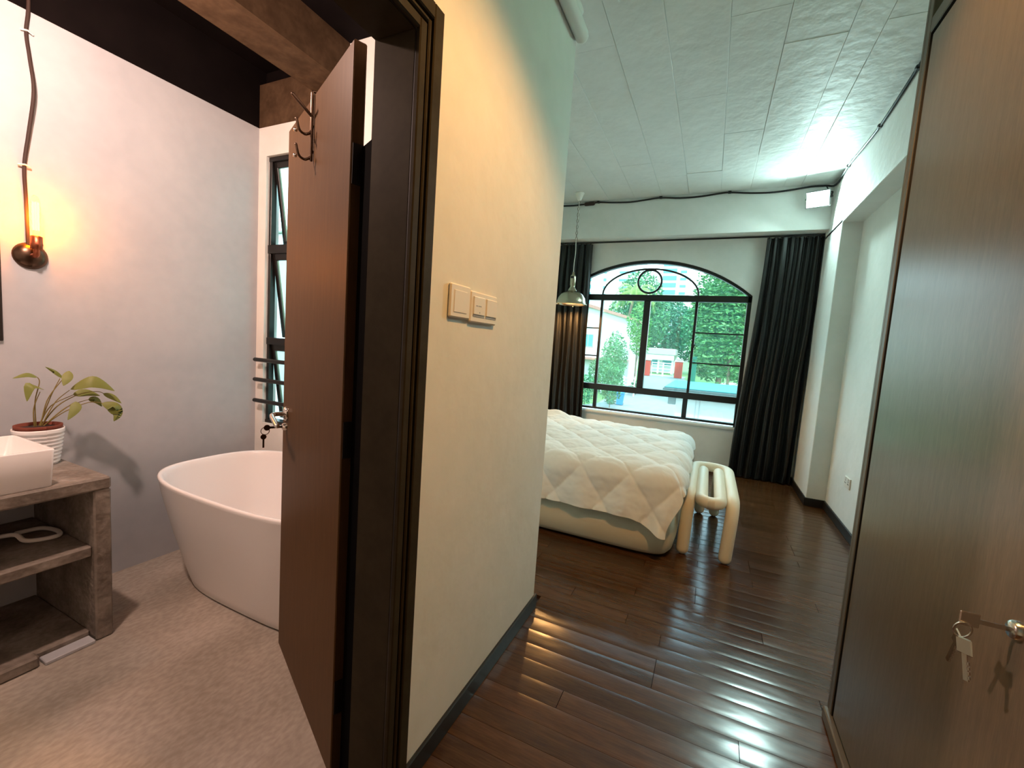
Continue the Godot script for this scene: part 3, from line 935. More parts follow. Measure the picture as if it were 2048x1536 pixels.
# ---------------------------------------------------------------- bedroom fittings
func bedroom_fittings() -> void:
	# pendant lamp
	var o := Vector3(-1.556, 1.815, -4.94)
	var t := thing("pendant_lamp", "domed champagne metal pendant lamp on a chain", "lamp", o)
	var st := S()
	lathe(st, [Vector2(0.0, 1.18), Vector2(0.014, 1.18), Vector2(0.022, 1.19), Vector2(0.05, 1.255), Vector2(0.055, 1.265), Vector2(0.0, 1.265)], 20)
	put(st, "ceiling_rose", M.plastic, t)
	st = S()
	var y := 1.17
	var k := 0
	while y > 0.76:
		var p := []
		for i in 13:
			var a := TAU * i / 12
			var q := Vector3(cos(a) * 0.010, sin(a) * 0.022, 0)
			p.append(Vector3(0, y - 0.01, 0) + (q if k % 2 == 0 else Vector3(0, q.y, q.x)))
		tube(st, p, 0.003, 6)
		y -= 0.034
		k += 1
	put(st, "chain", M.dark_metal, t)
	st = S()
	tube(st, curve([Vector3(0, 1.19, 0.005), Vector3(0.004, 1.0, 0.006), Vector3(0.0, 0.76, 0.004), Vector3(0.006, 0.6, 0), Vector3(-0.002, 0.48, 0), Vector3(0, 0.37, 0)]), 0.004, 8)
	put(st, "flex", M.plastic, t)
	st = S()
	lathe(st, [Vector2(0.0, 0.38), Vector2(0.012, 0.375), Vector2(0.014, 0.35), Vector2(0.028, 0.335), Vector2(0.032, 0.32), Vector2(0.032, 0.225), Vector2(0.026, 0.215), Vector2(0.03, 0.20), Vector2(0.05, 0.165), Vector2(0.055, 0.155)], 24)
	put(st, "neck", M.brass, t)
	st = S()
	box(st, Vector3(-0.018, 0.30, 0.030), Vector3(0.018, 0.325, 0.036), 0.002)
	put(st, "neck_slot", M.black, t)
	st = S()
	lathe(st, [Vector2(0.05, 0.158), Vector2(0.09, 0.145), Vector2(0.13, 0.115), Vector2(0.157, 0.075), Vector2(0.168, 0.035), Vector2(0.17, 0.012), Vector2(0.182, 0.006), Vector2(0.182, 0.0), Vector2(0.166, 0.0), Vector2(0.163, 0.035), Vector2(0.150, 0.073), Vector2(0.124, 0.110), Vector2(0.086, 0.138), Vector2(0.04, 0.150)], 40)
	put(st, "shade", M.brass, t)
	for i in 3:
		var a := TAU * i / 3 + 0.35
		st = S()
		lathe(st, [Vector2(0, 0.008), Vector2(0.009, 0.006), Vector2(0.009, -0.01), Vector2(0, -0.012)], 10, Transform3D(Basis(), Vector3(cos(a) * 0.178, 0.0, sin(a) * 0.178)))
		put(st, "rim_screw", M.chrome, t)
	st = S()
	lathe(st, [Vector2(0.0, 0.02), Vector2(0.022, 0.028), Vector2(0.03, 0.05), Vector2(0.026, 0.075), Vector2(0.014, 0.10), Vector2(0.013, 0.13), Vector2(0, 0.13)], 18)
	put(st, "bulb", glow(Color(1.0, 0.80, 0.50), 6.0), t)
	var om := OmniLight3D.new()
	om.name = "pendant_light"
	om.light_size = 0.03
	L(om, Vector3(0, 0.05, 0), Color(1.0, 0.74, 0.45), 0.85, t)
	# flood lamp in the corner under the ceiling
	var fp := Vector3(0.775, 2.90, -5.10)
	var f := thing("flood_lamp", "small bright white flood lamp in the ceiling corner", "lamp", fp)
	f.basis = Basis.looking_at(Vector3(-0.30, -0.42, 0.86), Vector3.UP)   # local -z is the beam
	st = S()
	box(st, Vector3(-0.095, -0.07, 0.012), Vector3(0.095, 0.07, 0.045), 0.01)
	for e in [-1.0, 1.0]:
		box(st, Vector3(0.088 * e, -0.07, -0.012), Vector3(0.095 * e, 0.07, 0.03), 0.002)
	box(st, Vector3(-0.095, 0.064, -0.03), Vector3(0.095, 0.07, 0.03), 0.002)
	put(st, "housing", M.plastic_grey, f)
	for i in 7: put(B(Vector3(-0.08 + i * 0.025, -0.055, 0.045), Vector3(-0.072 + i * 0.025, 0.055, 0.062)), "cooling_fin", M.plastic_grey, f)
	put(B(Vector3(-0.102, -0.082, -0.012), Vector3(0.102, -0.068, 0.03), 0.004), "front_lip", M.plastic_grey, f)
	put(B(Vector3(-0.086, -0.066, 0.006), Vector3(0.086, 0.062, 0.013), 0.002), "lit_panel", glow(Color(0.90, 1.0, 1.0), 4.0), f, "glowing white lamp panel")
	st = S()
	tube(st, fillet([Vector3(-0.102, 0.0, 0.02), Vector3(-0.102, 0.03, 0.10), Vector3(0.102, 0.03, 0.10), Vector3(0.102, 0.0, 0.02)], 0.015), 0.006, 8)
	put(st, "bracket", M.iron, f)
	put(B(Vector3(-0.02, 0.02, 0.09), Vector3(0.02, 0.04, 0.13), 0.003), "bracket_foot", M.iron, f)
	var ar := AreaLight3D.new()
	ar.name = "flood_light"
	ar.area_size = Vector2(0.168, 0.12)
	L(ar, Vector3(0, 0, 0.003), Color(0.84, 1.0, 0.98), 2.7, f)
	# cables
	var back := [[-2.04, 3.05], [-1.84, 3.049], [-1.7, 3.045], [-1.605, 3.05], [-1.512, 3.05], [-1.41, 3.062], [-1.241, 3.048], [-1.038, 3.039], [-0.87, 3.05], [-0.697, 3.062], [-0.494, 3.044], [-0.289, 3.044], [-0.094, 3.062], [0.002, 3.064], [0.192, 3.043], [0.374, 3.033], [0.527, 3.041], [0.632, 3.052], [0.735, 3.062], [0.85, 3.06]]
	var p := []
	for b in back: p.append(Vector3(b[0], b[1], -5.236))
	for c in [[3.03, -5.135], [3.045, -4.731], [3.02, -4.275], [3.008, -3.943], [3.027, -3.595], [3.05, -3.328], [3.06, -3.0], [3.05, -2.4], [3.06, -2.0]]: p.append(Vector3(0.912, c[0], c[1]))
	st = S()
	tube(st, curve(p, 4), 0.0095, 8)
	var cab := thing("ceiling_cable", "black cable clipped along the ceiling edge to the flood lamp", "cable", Vector3(-1.0, 3.05, -5.236))
	put(st, "cable", M.black, cab).position = -cab.position
	for c in [Vector3(-1.41, 3.066, -5.24), Vector3(-0.697, 3.066, -5.24), Vector3(0.0, 3.068, -5.24), Vector3(0.915, 3.048, -4.74), Vector3(0.915, 3.012, -3.95), Vector3(0.915, 3.05, -3.34)]:
		put(B(c - Vector3(0.016, 0.014, 0.012) - cab.position, c + Vector3(0.016, 0.010, 0.02) - cab.position, 0.004), "cable_clip", M.black, cab)
	st = S()
	tube(st, [Vector3(-1.56, 3.048, -5.23) - cab.position, Vector3(-1.47, 3.05, -5.23) - cab.position], 0.022, 12, true)
	put(st, "connector", M.cord, cab, "brown cable connector")
	st = S()
	tube(st, curve([Vector3(0.85, 3.06, -5.236), Vector3(0.88, 2.99, -5.20), Vector3(0.90, 2.93, -5.16), Vector3(0.86, 2.92, -5.13)], 5), 0.005, 8)
	put(st, "lamp_lead", M.black, cab).position = -cab.position
	# socket on the right wall
	var s := thing("wall_socket", "white double socket low on the right wall", "socket", Vector3(1.075, 0.40, -4.16))
	put(B(Vector3(-0.010, -0.043, -0.073), Vector3(0.0, 0.043, 0.073), 0.004), "plate", M.plastic, s)
	for z in [-0.035, 0.035]:
		st = S()
		for q in [[0.012, 0.0], [-0.008, -0.011], [-0.008, 0.011]]:
			box(st, Vector3(-0.0115, q[0] - 0.004, z + q[1] - 0.003), Vector3(-0.0095, q[0] + 0.004, z + q[1] + 0.003))
		put(st, "pin_holes", M.black, s)
		put(B(Vector3(-0.014, 0.022, z - 0.008), Vector3(-0.009, 0.038, z + 0.008), 0.002), "rocker", M.plastic, s)

# ---------------------------------------------------------------- bathroom
func bathroom_things() -> void:
	var fy := -0.12
	# bathtub
	var c := Vector3(-2.01, fy, -1.575)
	var t := thing("bathtub", "white freestanding bathtub with thin rounded rim", "bathtub", c)
	var n := 96
	var ring := func(hx: float, hz: float, y: float, e: float) -> Array:
		var o := []
		for i in n:
			var a := TAU * i / n
			o.append(Vector3(signf(cos(a)) * pow(absf(cos(a)), 2.0 / e) * hx, y, signf(sin(a)) * pow(absf(sin(a)), 2.0 / e) * hz))
		return o
	var lay := [[0.545, 0.252, 0.006, 3.4], [0.56, 0.262, 0.012, 3.4], [0.575, 0.275, 0.06, 3.4], [0.64, 0.335, 0.30, 3.3], [0.69, 0.383, 0.52, 3.2], [0.705, 0.397, 0.595, 3.1], [0.709, 0.401, 0.610, 3.1], [0.706, 0.398, 0.618, 3.1], [0.696, 0.388, 0.619, 3.1], [0.688, 0.380, 0.611, 3.1], [0.680, 0.372, 0.58, 3.1], [0.62, 0.32, 0.30, 3.0], [0.55, 0.26, 0.14, 2.8], [0.45, 0.20, 0.09, 2.6], [0.20, 0.1, 0.08, 2.4], [0.01, 0.005, 0.078, 2.0]]
	var st := S()
	st.set_smooth_group(0)
	for i in lay.size() - 1:
		var a: Array = ring.call(lay[i][0], lay[i][1], lay[i][2], lay[i][3])
		var b: Array = ring.call(lay[i + 1][0], lay[i + 1][1], lay[i + 1][2], lay[i + 1][3])
		for k in n:
			var kk := (k + 1) % n
			var out: Vector3 = Vector3(a[k].x, 0, a[k].z) if i < 6 else (Vector3.UP if i < 9 or i > 11 else Vector3(-a[k].x, 0.2, -a[k].z))
			quad(st, a[k], a[kk], b[kk], b[k], out)
	put(st, "tub_shell", M.ceramic, t)
	st = S()
	ext(st, PackedVector2Array(ring.call(0.535, 0.244, 0.0, 3.4).map(func(v: Vector3) -> Vector2: return Vector2(v.x, v.z))), 1, 0.0, 0.012)
	put(st, "foot_joint", M.black, t)
	st = S()
	lathe(st, [Vector2(0.0, 0.084), Vector2(0.025, 0.084), Vector2(0.03, 0.078)], 20)
	put(st, "drain", M.chrome, t)
	# concrete vanity along the left wall
	var vp := Vector3(-2.906, fy, -0.958)
	var v := thing("vanity", "rough concrete washstand with open shelves", "vanity", vp)
	put(B(Vector3(0, 0.677, 0), Vector3(0.587, 0.732, 1.30), 0.008), "countertop", M.concrete, v)
	put(B(Vector3(0, 0, 0), Vector3(0.583, 0.677, 0.060), 0.006), "end_leg", M.concrete, v)
	put(B(Vector3(0, 0, 1.20), Vector3(0.583, 0.677, 1.26), 0.006), "end_leg", M.concrete, v)
	put(B(Vector3(0, 0.385, 0.060), Vector3(0.565, 0.432, 1.20), 0.006), "shelf", M.concrete, v)
	put(B(Vector3(0, 0, 0.060), Vector3(0.53, 0.035, 1.20), 0.006), "base_slab", M.concrete, v)
	put(B(Vector3(0.53, 0, 0.235), Vector3(0.583, 0.05, 1.20), 0.008), "kerb", M.concrete, v)
	tag(put(B(Vector3(-2.372, fy, -0.892), Vector3(-2.312, fy + 0.016, -0.735), 0.003), "tile_strip", M.bath_wall), "pale tile strip lying on the floor under the washstand", "tile")
	st = S()
	tube(st, curve([Vector3(-2.68, 0.335, -0.70), Vector3(-2.60, 0.355, -0.745), Vector3(-2.56, 0.335, -0.76), Vector3(-2.55, 0.324, -0.80), Vector3(-2.54, 0.324, -0.86), Vector3(-2.60, 0.326, -0.875), Vector3(-2.68, 0.326, -0.85), Vector3(-2.70, 0.324, -0.78)], 6), 0.009, 10, true)
	tag(put(st, "hose", M.plastic), "pale hose curled on the washstand shelf", "hose")
	# basin
	var b := thing("basin", "white rectangular vessel basin on the concrete washstand", "basin", Vector3(-2.515, 0.612, -0.53))
	st = S()
	var hx := 0.187
	var hz := 0.256
	var sq := func(x: float, z: float, y: float, r: float) -> Array:
		var o := []
		for q in [[1, 1, 0], [-1, 1, 1], [-1, -1, 2], [1, -1, 3]]:
			for k in 6:
				var a: float = PI / 2 * (q[2] + k / 5.0)
				o.append(Vector3(q[0] * (x - r) + cos(a) * r, y, q[1] * (z - r) + sin(a) * r))
		return o
	var bl := [[hx - 0.012, hz - 0.012, 0.0, 0.012], [hx - 0.008, hz - 0.008, 0.004, 0.012], [hx, hz, 0.148, 0.012], [hx - 0.002, hz - 0.002, 0.152, 0.012], [hx - 0.010, hz - 0.010, 0.152, 0.012], [hx - 0.012, hz - 0.012, 0.148, 0.012], [hx - 0.03, hz - 0.03, 0.04, 0.03], [hx - 0.06, hz - 0.06, 0.028, 0.04], [0.02, 0.02, 0.022, 0.019]]
	st.set_smooth_group(0)
	for i in bl.size() - 1:
		var a: Array = sq.call(bl[i][0], bl[i][1], bl[i][2], bl[i][3])
		var d: Array = sq.call(bl[i + 1][0], bl[i + 1][1], bl[i + 1][2], bl[i + 1][3])
		for k in a.size():
			var kk := (k + 1) % a.size()
			var out: Vector3 = Vector3(a[k].x, 0, a[k].z) if i < 3 else (Vector3.UP if i == 3 or i > 5 else Vector3(-a[k].x, 0.1, -a[k].z))
			quad(st, a[k], a[kk], d[kk], d[k], out)
	put(st, "bowl", M.ceramic, b)
	st = S()
	lathe(st, [Vector2(0.0, 0.028), Vector2(0.02, 0.027), Vector2(0.024, 0.022)], 18)
	put(st, "drain", M.chrome, b)
	# potted plant
	var pp := Vector3(-2.73, 0.612, -0.868)
	var pt := thing("potted_plant", "drooping green potted plant in a ribbed white pot on the washstand", "plant", pp)
	st = S()
	var pr := [Vector2(0.0, 0.0), Vector2(0.060, 0.0)]
	for k in 9:
		pr.append(Vector2(0.060 + 0.0022 * k, 0.004 + k * 0.017))
		pr.append(Vector2(0.067 + 0.0022 * k, 0.010 + k * 0.017))
		pr.append(Vector2(0.067 + 0.0022 * k, 0.016 + k * 0.017))
	pr += [Vector2(0.084, 0.16), Vector2(0.084, 0.166), Vector2(0.079, 0.166), Vector2(0.074, 0.12), Vector2(0.0, 0.12)]
	lathe(st, pr, 32)
	put(st, "cover_pot", M.ceramic, pt, "ribbed white outer pot")
	st = S()
	lathe(st, [Vector2(0.068, 0.12), Vector2(0.073, 0.165), Vector2(0.078, 0.168), Vector2(0.078, 0.182), Vector2(0.071, 0.182), Vector2(0.069, 0.168), Vector2(0.0, 0.166)], 32)
	put(st, "inner_pot", M.terracotta, pt, "red-brown nursery pot")
	st = S()
	lathe(st, [Vector2(0.0695, 0.168), Vector2(0.04, 0.172), Vector2(0.0, 0.176)], 20)
	put(st, "soil", M.soil, pt)
	# stems (world points) each with its leaf: [stem path], [leaf path], half width
	var R := func(x: float, y: float, z: float) -> Vector3: return Vector3(x, y, z) - pp
	var plants := [
		[[[-2.73, 0.785, -0.86], [-2.725, 0.90, -0.858], [-2.72, 0.985, -0.872], [-2.72, 1.01, -0.866]], [[-2.72, 1.01, -0.866], [-2.71, 1.023, -0.833], [-2.70, 1.01, -0.784]], 0.008],
		[[[-2.73, 0.785, -0.855], [-2.722, 0.87, -0.852], [-2.71, 0.945, -0.87]], [[-2.715, 0.953, -0.885], [-2.70, 0.978, -0.838], [-2.69, 0.908, -0.822]], 0.015],
		[[[-2.73, 0.785, -0.875], [-2.735, 0.90, -0.90], [-2.73, 0.985, -0.945], [-2.72, 1.0, -0.955]], [[-2.72, 1.036, -0.972], [-2.70, 1.005, -0.957], [-2.69, 0.970, -0.940]], 0.014],
		[[[-2.735, 0.785, -0.872], [-2.74, 0.92, -0.915], [-2.735, 1.0, -0.945]], [[-2.735, 1.0, -0.955], [-2.74, 1.03, -0.93], [-2.74, 1.055, -0.898]], 0.006],
		[[[-2.735, 0.785, -0.88], [-2.73, 0.89, -0.925], [-2.72, 0.945, -0.972]], [[-2.72, 0.948, -0.975], [-2.69, 0.985, -1.035], [-2.68, 0.972, -1.075], [-2.67, 0.936, -1.12]], 0.022],
		[[[-2.74, 0.785, -0.88], [-2.74, 0.87, -0.935], [-2.735, 0.92, -1.01], [-2.73, 0.93, -1.075], [-2.72, 0.918, -1.10]], [[-2.72, 0.92, -1.095], [-2.71, 0.90, -1.13], [-2.70, 0.866, -1.16]], 0.010],
		[[[-2.735, 0.785, -0.885], [-2.73, 0.845, -0.96], [-2.72, 0.88, -1.04], [-2.71, 0.873, -1.09]], [[-2.71, 0.873, -1.085], [-2.69, 0.855, -1.12], [-2.69, 0.815, -1.14], [-2.69, 0.78, -1.123]], 0.020],
		[[[-2.73, 0.785, -0.885], [-2.715, 0.84, -0.93], [-2.70, 0.885, -0.975]], [[-2.70, 0.892, -0.985], [-2.68, 0.862, -0.976], [-2.67, 0.812, -0.945]], 0.015],
		[[[-2.745, 0.785, -0.875], [-2.76, 0.87, -0.92], [-2.765, 0.915, -1.0]], [[-2.765, 0.915, -1.0], [-2.76, 0.925, -1.045], [-2.75, 0.905, -1.095]], 0.014],
		[[[-2.74, 0.785, -0.89], [-2.75, 0.86, -0.97], [-2.75, 0.89, -1.05]], [[-2.75, 0.89, -1.05], [-2.75, 0.885, -1.08], [-2.745, 0.85, -1.10]], 0.012]]
	for e in plants:
		st = S()
		var sp := []
		for q in e[0]: sp.append(R.call(q[0], q[1], q[2]))
		tube(st, curve(sp, 5), 0.0026, 6, false, 0.0015)
		var stem := put(st, "stem", M.stem, pt)
		var lp := []
		for q in e[1]: lp.append(R.call(q[0], q[1], q[2]))
		st = S()
		var dir: Vector3 = (lp[-1] - lp[0]).normalized()
		leaf(st, curve(lp, 5), e[2] * 1.35, dir.cross(Vector3(0.85, 0.45, 0.3)).normalized(), 0.22)
		put(st, "leaf", M.leaf_green, stem)
	# bulb fitting on the wall, with its cord up to the ceiling
	var sc := thing("wall_bulb", "bare tubular filament bulb glowing on a brass wall holder", "lamp", Vector3(-2.906, 1.555, -0.914))
	st = S()
	lathe(st, [Vector2(0.0, 0.030), Vector2(0.03, 0.029), Vector2(0.040, 0.022), Vector2(0.056, 0.012), Vector2(0.060, 0.0)], 28, Transform3D(Basis(Vector3.BACK, -PI / 2), Vector3(0, 0, 0)))
	put(st, "wall_plate", M.dark_metal, sc)
	st = S()
	tube(st, fillet([Vector3(0.02, 0.0, 0), Vector3(0.068, 0.0, 0), Vector3(0.068, 0.04, 0)], 0.02), 0.011, 12)
	lathe(st, [Vector2(0.0, 0.03), Vector2(0.020, 0.03), Vector2(0.0205, 0.045), Vector2(0.022, 0.05), Vector2(0.0205, 0.055), Vector2(0.0205, 0.085), Vector2(0.016, 0.088), Vector2(0, 0.088)], 20, Transform3D(Basis(), Vector3(0.068, 0, 0)))
	put(st, "lamp_holder", M.copper, sc)
	var bg := StandardMaterial3D.new()
	bg.transparency = BaseMaterial3D.TRANSPARENCY_ALPHA
	bg.albedo_color = Color(1.0, 0.86, 0.55, 0.12)
	bg.roughness = 0.0
	st = S()
	lathe(st, [Vector2(0.0, 0.268), Vector2(0.006, 0.266), Vector2(0.011, 0.258), Vector2(0.015, 0.245), Vector2(0.0165, 0.225), Vector2(0.0165, 0.115), Vector2(0.013, 0.098), Vector2(0.012, 0.085)], 20, Transform3D(Basis(), Vector3(0.068, 0, 0)))
	put(st, "bulb_glass", bg, sc)
	st = S()
	for i in 4:
		var a := TAU * i / 4 + 0.4
		tube(st, [Vector3(0.068 + cos(a) * 0.008, 0.115, sin(a) * 0.008), Vector3(0.068 + cos(a) * 0.008, 0.235, sin(a) * 0.008)], 0.0035, 6, true)
	put(st, "filament", glow(Color(1.0, 0.70, 0.22), 14.0), sc, "glowing filaments")
	var om := OmniLight3D.new()
	om.name = "wall_bulb_light"
	om.light_size = 0.035
	L(om, Vector3(0.068, 0.175, 0), Color(1.0, 0.52, 0.05), 0.17, sc)
	st = S()
	tube(st, curve([Vector3(-2.895, 1.60, -0.905), Vector3(-2.893, 1.80, -0.902), Vector3(-2.893, 1.95, -0.90), Vector3(-2.885, 2.1, -0.915), Vector3(-2.87, 2.28, -0.93), Vector3(-2.885, 2.42, -0.925), Vector3(-2.896, 2.53, -0.92), Vector3(-2.896, 2.66, -0.93), Vector3(-2.896, 3.0, -0.93)], 6), 0.007, 8)
	var cord := thing("lamp_cord", "brown twisted cord running up the wall from the bulb", "cord", Vector3(-2.895, 1.6, -0.905))
	put(st, "cord", M.cord, cord).position = -cord.position
	for q in [Vector3(-2.893, 1.955, -0.90), Vector3(-2.897, 2.535, -0.922)]:
		st = S()
		tube(st, [q + Vector3(0.0, -0.004, -0.02) - cord.position, q + Vector3(0.010, 0.0, 0.0) - cord.position, q + Vector3(0.0, -0.004, 0.02) - cord.position], 0.004, 6)
		put(st, "clip", M.plastic, cord, "small white cord clip")
	# mirror beside the bulb
	var mi := thing("mirror", "wall mirror in a dark frame beside the glowing bulb", "mirror", Vector3(-2.906, 1.16, -0.50))
	for e in [-1.0, 1.0]:
		put(B(Vector3(0, 0.0, 0.288 * e), Vector3(0.014, 0.45, 0.318 * e), 0.003), "frame_bar", M.skirting, mi)
	for y in [0.0, 0.42]:
		put(B(Vector3(0, y, -0.288), Vector3(0.014, y + 0.03, 0.288), 0.003), "frame_bar", M.skirting, mi)
	put(B(Vector3(0, 0.03, -0.288), Vector3(0.008, 0.42, 0.288)), "mirror_glass", M.mirror, mi)
	# bathroom ceiling bulb on its cord
	var cb := thing("bathroom_pendant", "bare warm bulb hanging from the black bathroom ceiling", "lamp", Vector3(-1.95, 2.45, -0.52))
	st = S()
	tube(st, [Vector3(0, 0.14, 0), Vector3(0, 0.60, 0)], 0.004, 8)
	put(st, "flex", M.cord, cb)
	st = S()
	lathe(st, [Vector2(0.0, 0.08), Vector2(0.02, 0.08), Vector2(0.02, 0.14), Vector2(0, 0.145)], 18)
	put(st, "lamp_holder", M.black, cb)
	st = S()
	lathe(st, [Vector2(0.0, -0.02), Vector2(0.03, -0.01), Vector2(0.045, 0.02), Vector2(0.038, 0.05), Vector2(0.016, 0.08), Vector2(0, 0.08)], 20)
	put(st, "bulb", glow(Color(1.0, 0.80, 0.64), 6.0), cb)
	om = OmniLight3D.new()
	om.name = "bathroom_light"
	om.light_size = 0.045
	L(om, Vector3(0, 0.02, 0), Color(1.0, 0.84, 0.77), 2.25, cb)

# ---------------------------------------------------------------- hall
func hall_fittings() -> void:
	# two switch plates
	var s := thing("light_switch", "cream square single switch left of the double module plate", "switch", Vector3(WX, 1.414, -1.0875))
	put(B(Vector3(0, -0.048, -0.056), Vector3(0.010, 0.048, 0.054), 0.004), "plate", M.plastic, s)
	put(B(Vector3(0.008, -0.033, -0.036), Vector3(0.0115, 0.031, 0.036), 0.002), "rocker", M.plastic, s)
	var d := thing("module_switch", "cream double module switch beside the square single switch", "switch", Vector3(WX, 1.408, -1.231))
	put(B(Vector3(0, -0.048, -0.087), Vector3(0.011, 0.047, 0.087), 0.004), "plate", M.plastic, d)
	for z in [0.036, -0.046]:
		var q := put(B(Vector3(0.009, -0.024, z - 0.036), Vector3(0.0145, 0.032, z + 0.036), 0.002), "rocker", M.plastic, d)
		put(B(Vector3(0.009, -0.030, z - 0.036), Vector3(0.0122, -0.025, z + 0.036)), "finger_slot", M.plastic_grey, q)
	var st := S()
	box(st, Vector3(0.0143, -0.018, 0.033), Vector3(0.0150, -0.014, 0.037))
	for e in [[0.0, 0.018], [0.022, 0.012]]: box(st, Vector3(0.0143, 0.002, 0.026 + e[0]), Vector3(0.0148, 0.005, 0.026 + e[0] + e[1]))
	put(st, "printed_marks", M.plastic_grey, d)
	# conduits under the hall ceiling
	for c in [[2.665, 0.030, -1.925], [2.735, 0.022, -1.88]]:
		st = S()
		tube(st, [Vector3(WX + c[1], c[0], c[2]), Vector3(WX + c[1], c[0], 1.19)], c[1], 16, true)
		tag(put(st, "conduit", M.white), ["thick white conduit along the top of the partition", "thin white conduit above the thick one on the partition"][0 if c[1] > 0.025 else 1], "pipe")
	# ceiling spotlight of the hall
	var h := thing("hall_spotlight", "white can spotlight under the hall ceiling", "lamp", Vector3(0.2, 2.885, -1.0))
	st = S()
	lathe(st, [Vector2(0.055, 0.0), Vector2(0.06, 0.0), Vector2(0.06, 0.15), Vector2(0.045, 0.16), Vector2(0.0, 0.16)], 24)
	lathe(st, [Vector2(0.055, 0.0), Vector2(0.05, 0.03), Vector2(0.0, 0.045)], 24)
	put(st, "can", M.plastic, h)
	put(B(Vector3(-0.01, 0.16, -0.01), Vector3(0.01, 0.197, 0.01)), "stem", M.plastic, h)
	st = S()
	lathe(st, [Vector2(0.0, 0.012), Vector2(0.045, 0.013), Vector2(0.048, 0.02), Vector2(0.0, 0.022)], 24)
	put(st, "lit_lens", glow(Color(1.0, 0.82, 0.55), 6.0), h)
	var sp := SpotLight3D.new()
	sp.name = "hall_spot"
	sp.spot_angle = 61.0
	sp.spot_angle_attenuation = 0.45
	sp.light_size = 0.05
	sp.rotation_degrees = Vector3(-90, 0, 0)
	L(sp, Vector3(0, -0.01, 0), Color(1.0, 0.72, 0.42), 2.4, h)
	# fluorescent batten on top of the wardrobe
	var fl := thing("fluorescent_batten", "greenish white fluorescent tube lying on the wardrobe top", "lamp", Vector3(0.70, 2.84, -1.5))
	put(B(Vector3(-0.025, 0.0, -0.30), Vector3(0.025, 0.03, 0.30), 0.004), "batten", M.plastic, fl)
	st = S()
	tube(st, [Vector3(0, 0.048, -0.27), Vector3(0, 0.048, 0.27)], 0.013, 14)
	put(st, "lit_tube", glow(Color(0.78, 1.0, 0.86), 3.0), fl)
	for z in [-0.285, 0.285]: put(B(Vector3(-0.016, 0.028, z - 0.015), Vector3(0.016, 0.068, z + 0.015), 0.003), "tube_holder", M.plastic, fl)

	var ar := AreaLight3D.new()
	ar.name = "batten_light"
	ar.area_size = Vector2(0.026, 0.54)
	ar.rotation_degrees = Vector3(90, 0, 0)
	L(ar, Vector3(0, 0.064, 0), Color(0.70, 1.0, 0.82), 0.95, fl)

# ---------------------------------------------------------------- outdoors
func ground_y(z: float) -> float:
	return lerpf(-2.7, -1.55, clampf((-33.0 - z) / 27.0, 0, 1))

func crown(st: SurfaceTool, c: Vector3, r: Vector3, n: int, size: float, base: Color, seed_: int, flat := 0.0) -> void:
	var g := RandomNumberGenerator.new()
	g.seed = seed_
	st.set_smooth_group(-1)
	for i in n:
		var d := Vector3(g.randfn(), g.randfn(), g.randfn()).normalized()
		var rad := pow(g.randf(), 0.28)
		var p := c + d * r * rad
		if flat > 0.0: p.y = c.y + round((p.y - c.y) / flat) * flat + g.randfn(0.0, 0.22) * flat
		var a := Vector3(g.randfn(), g.randfn() * (0.35 if flat > 0 else 0.8), g.randfn()).normalized() * size * g.randf_range(0.6, 1.3)
		var b := a.cross(Vector3(g.randfn(), g.randfn(), g.randfn())).normalized() * size * g.randf_range(0.25, 0.5)
		var k := g.randf_range(0.65, 1.35)
		st.set_color(Color(base.r * k * g.randf_range(0.85, 1.2), base.g * k, base.b * k * g.randf_range(0.8, 1.2)))
		st.add_vertex(p - a); st.add_vertex(p + b); st.add_vertex(p + a)
		st.add_vertex(p - a); st.add_vertex(p + a); st.add_vertex(p - b)

func tree(called: String, label: String, at: Vector3, blobs: Array, trunk_r: float, n: int, size: float, base: Color, seed_: int, group := "", flat := 0.0) -> void:
	var t := thing(called, label, "tree" if trunk_r > 0.05 else "shrub", at, 0.0, group)
	var st := S()
	var k := 0
	for b in blobs:
		crown(st, b[0], b[1], int(n * b[1].x * b[1].y / 6.0) + 120, size, base, seed_ + k, flat)
		k += 1
	put(st, "foliage", M.foliage, t)
	st = S()
	var top: Vector3 = blobs[0][0]
	tube(st, curve([Vector3.ZERO, Vector3(top.x * 0.2, top.y * 0.4, 0), Vector3(top.x * 0.7, top.y * 0.8, top.z * 0.5), top]), trunk_r, 8, false, trunk_r * 0.35)
	for b in blobs.slice(1):
		tube(st, curve([Vector3(top.x * 0.2, top.y * 0.4, 0), Vector3(b[0].x * 0.6, b[0].y * 0.75, b[0].z * 0.5), b[0]]), trunk_r * 0.5, 6, false, trunk_r * 0.2)
	put(st, "trunk", M.bark, t)

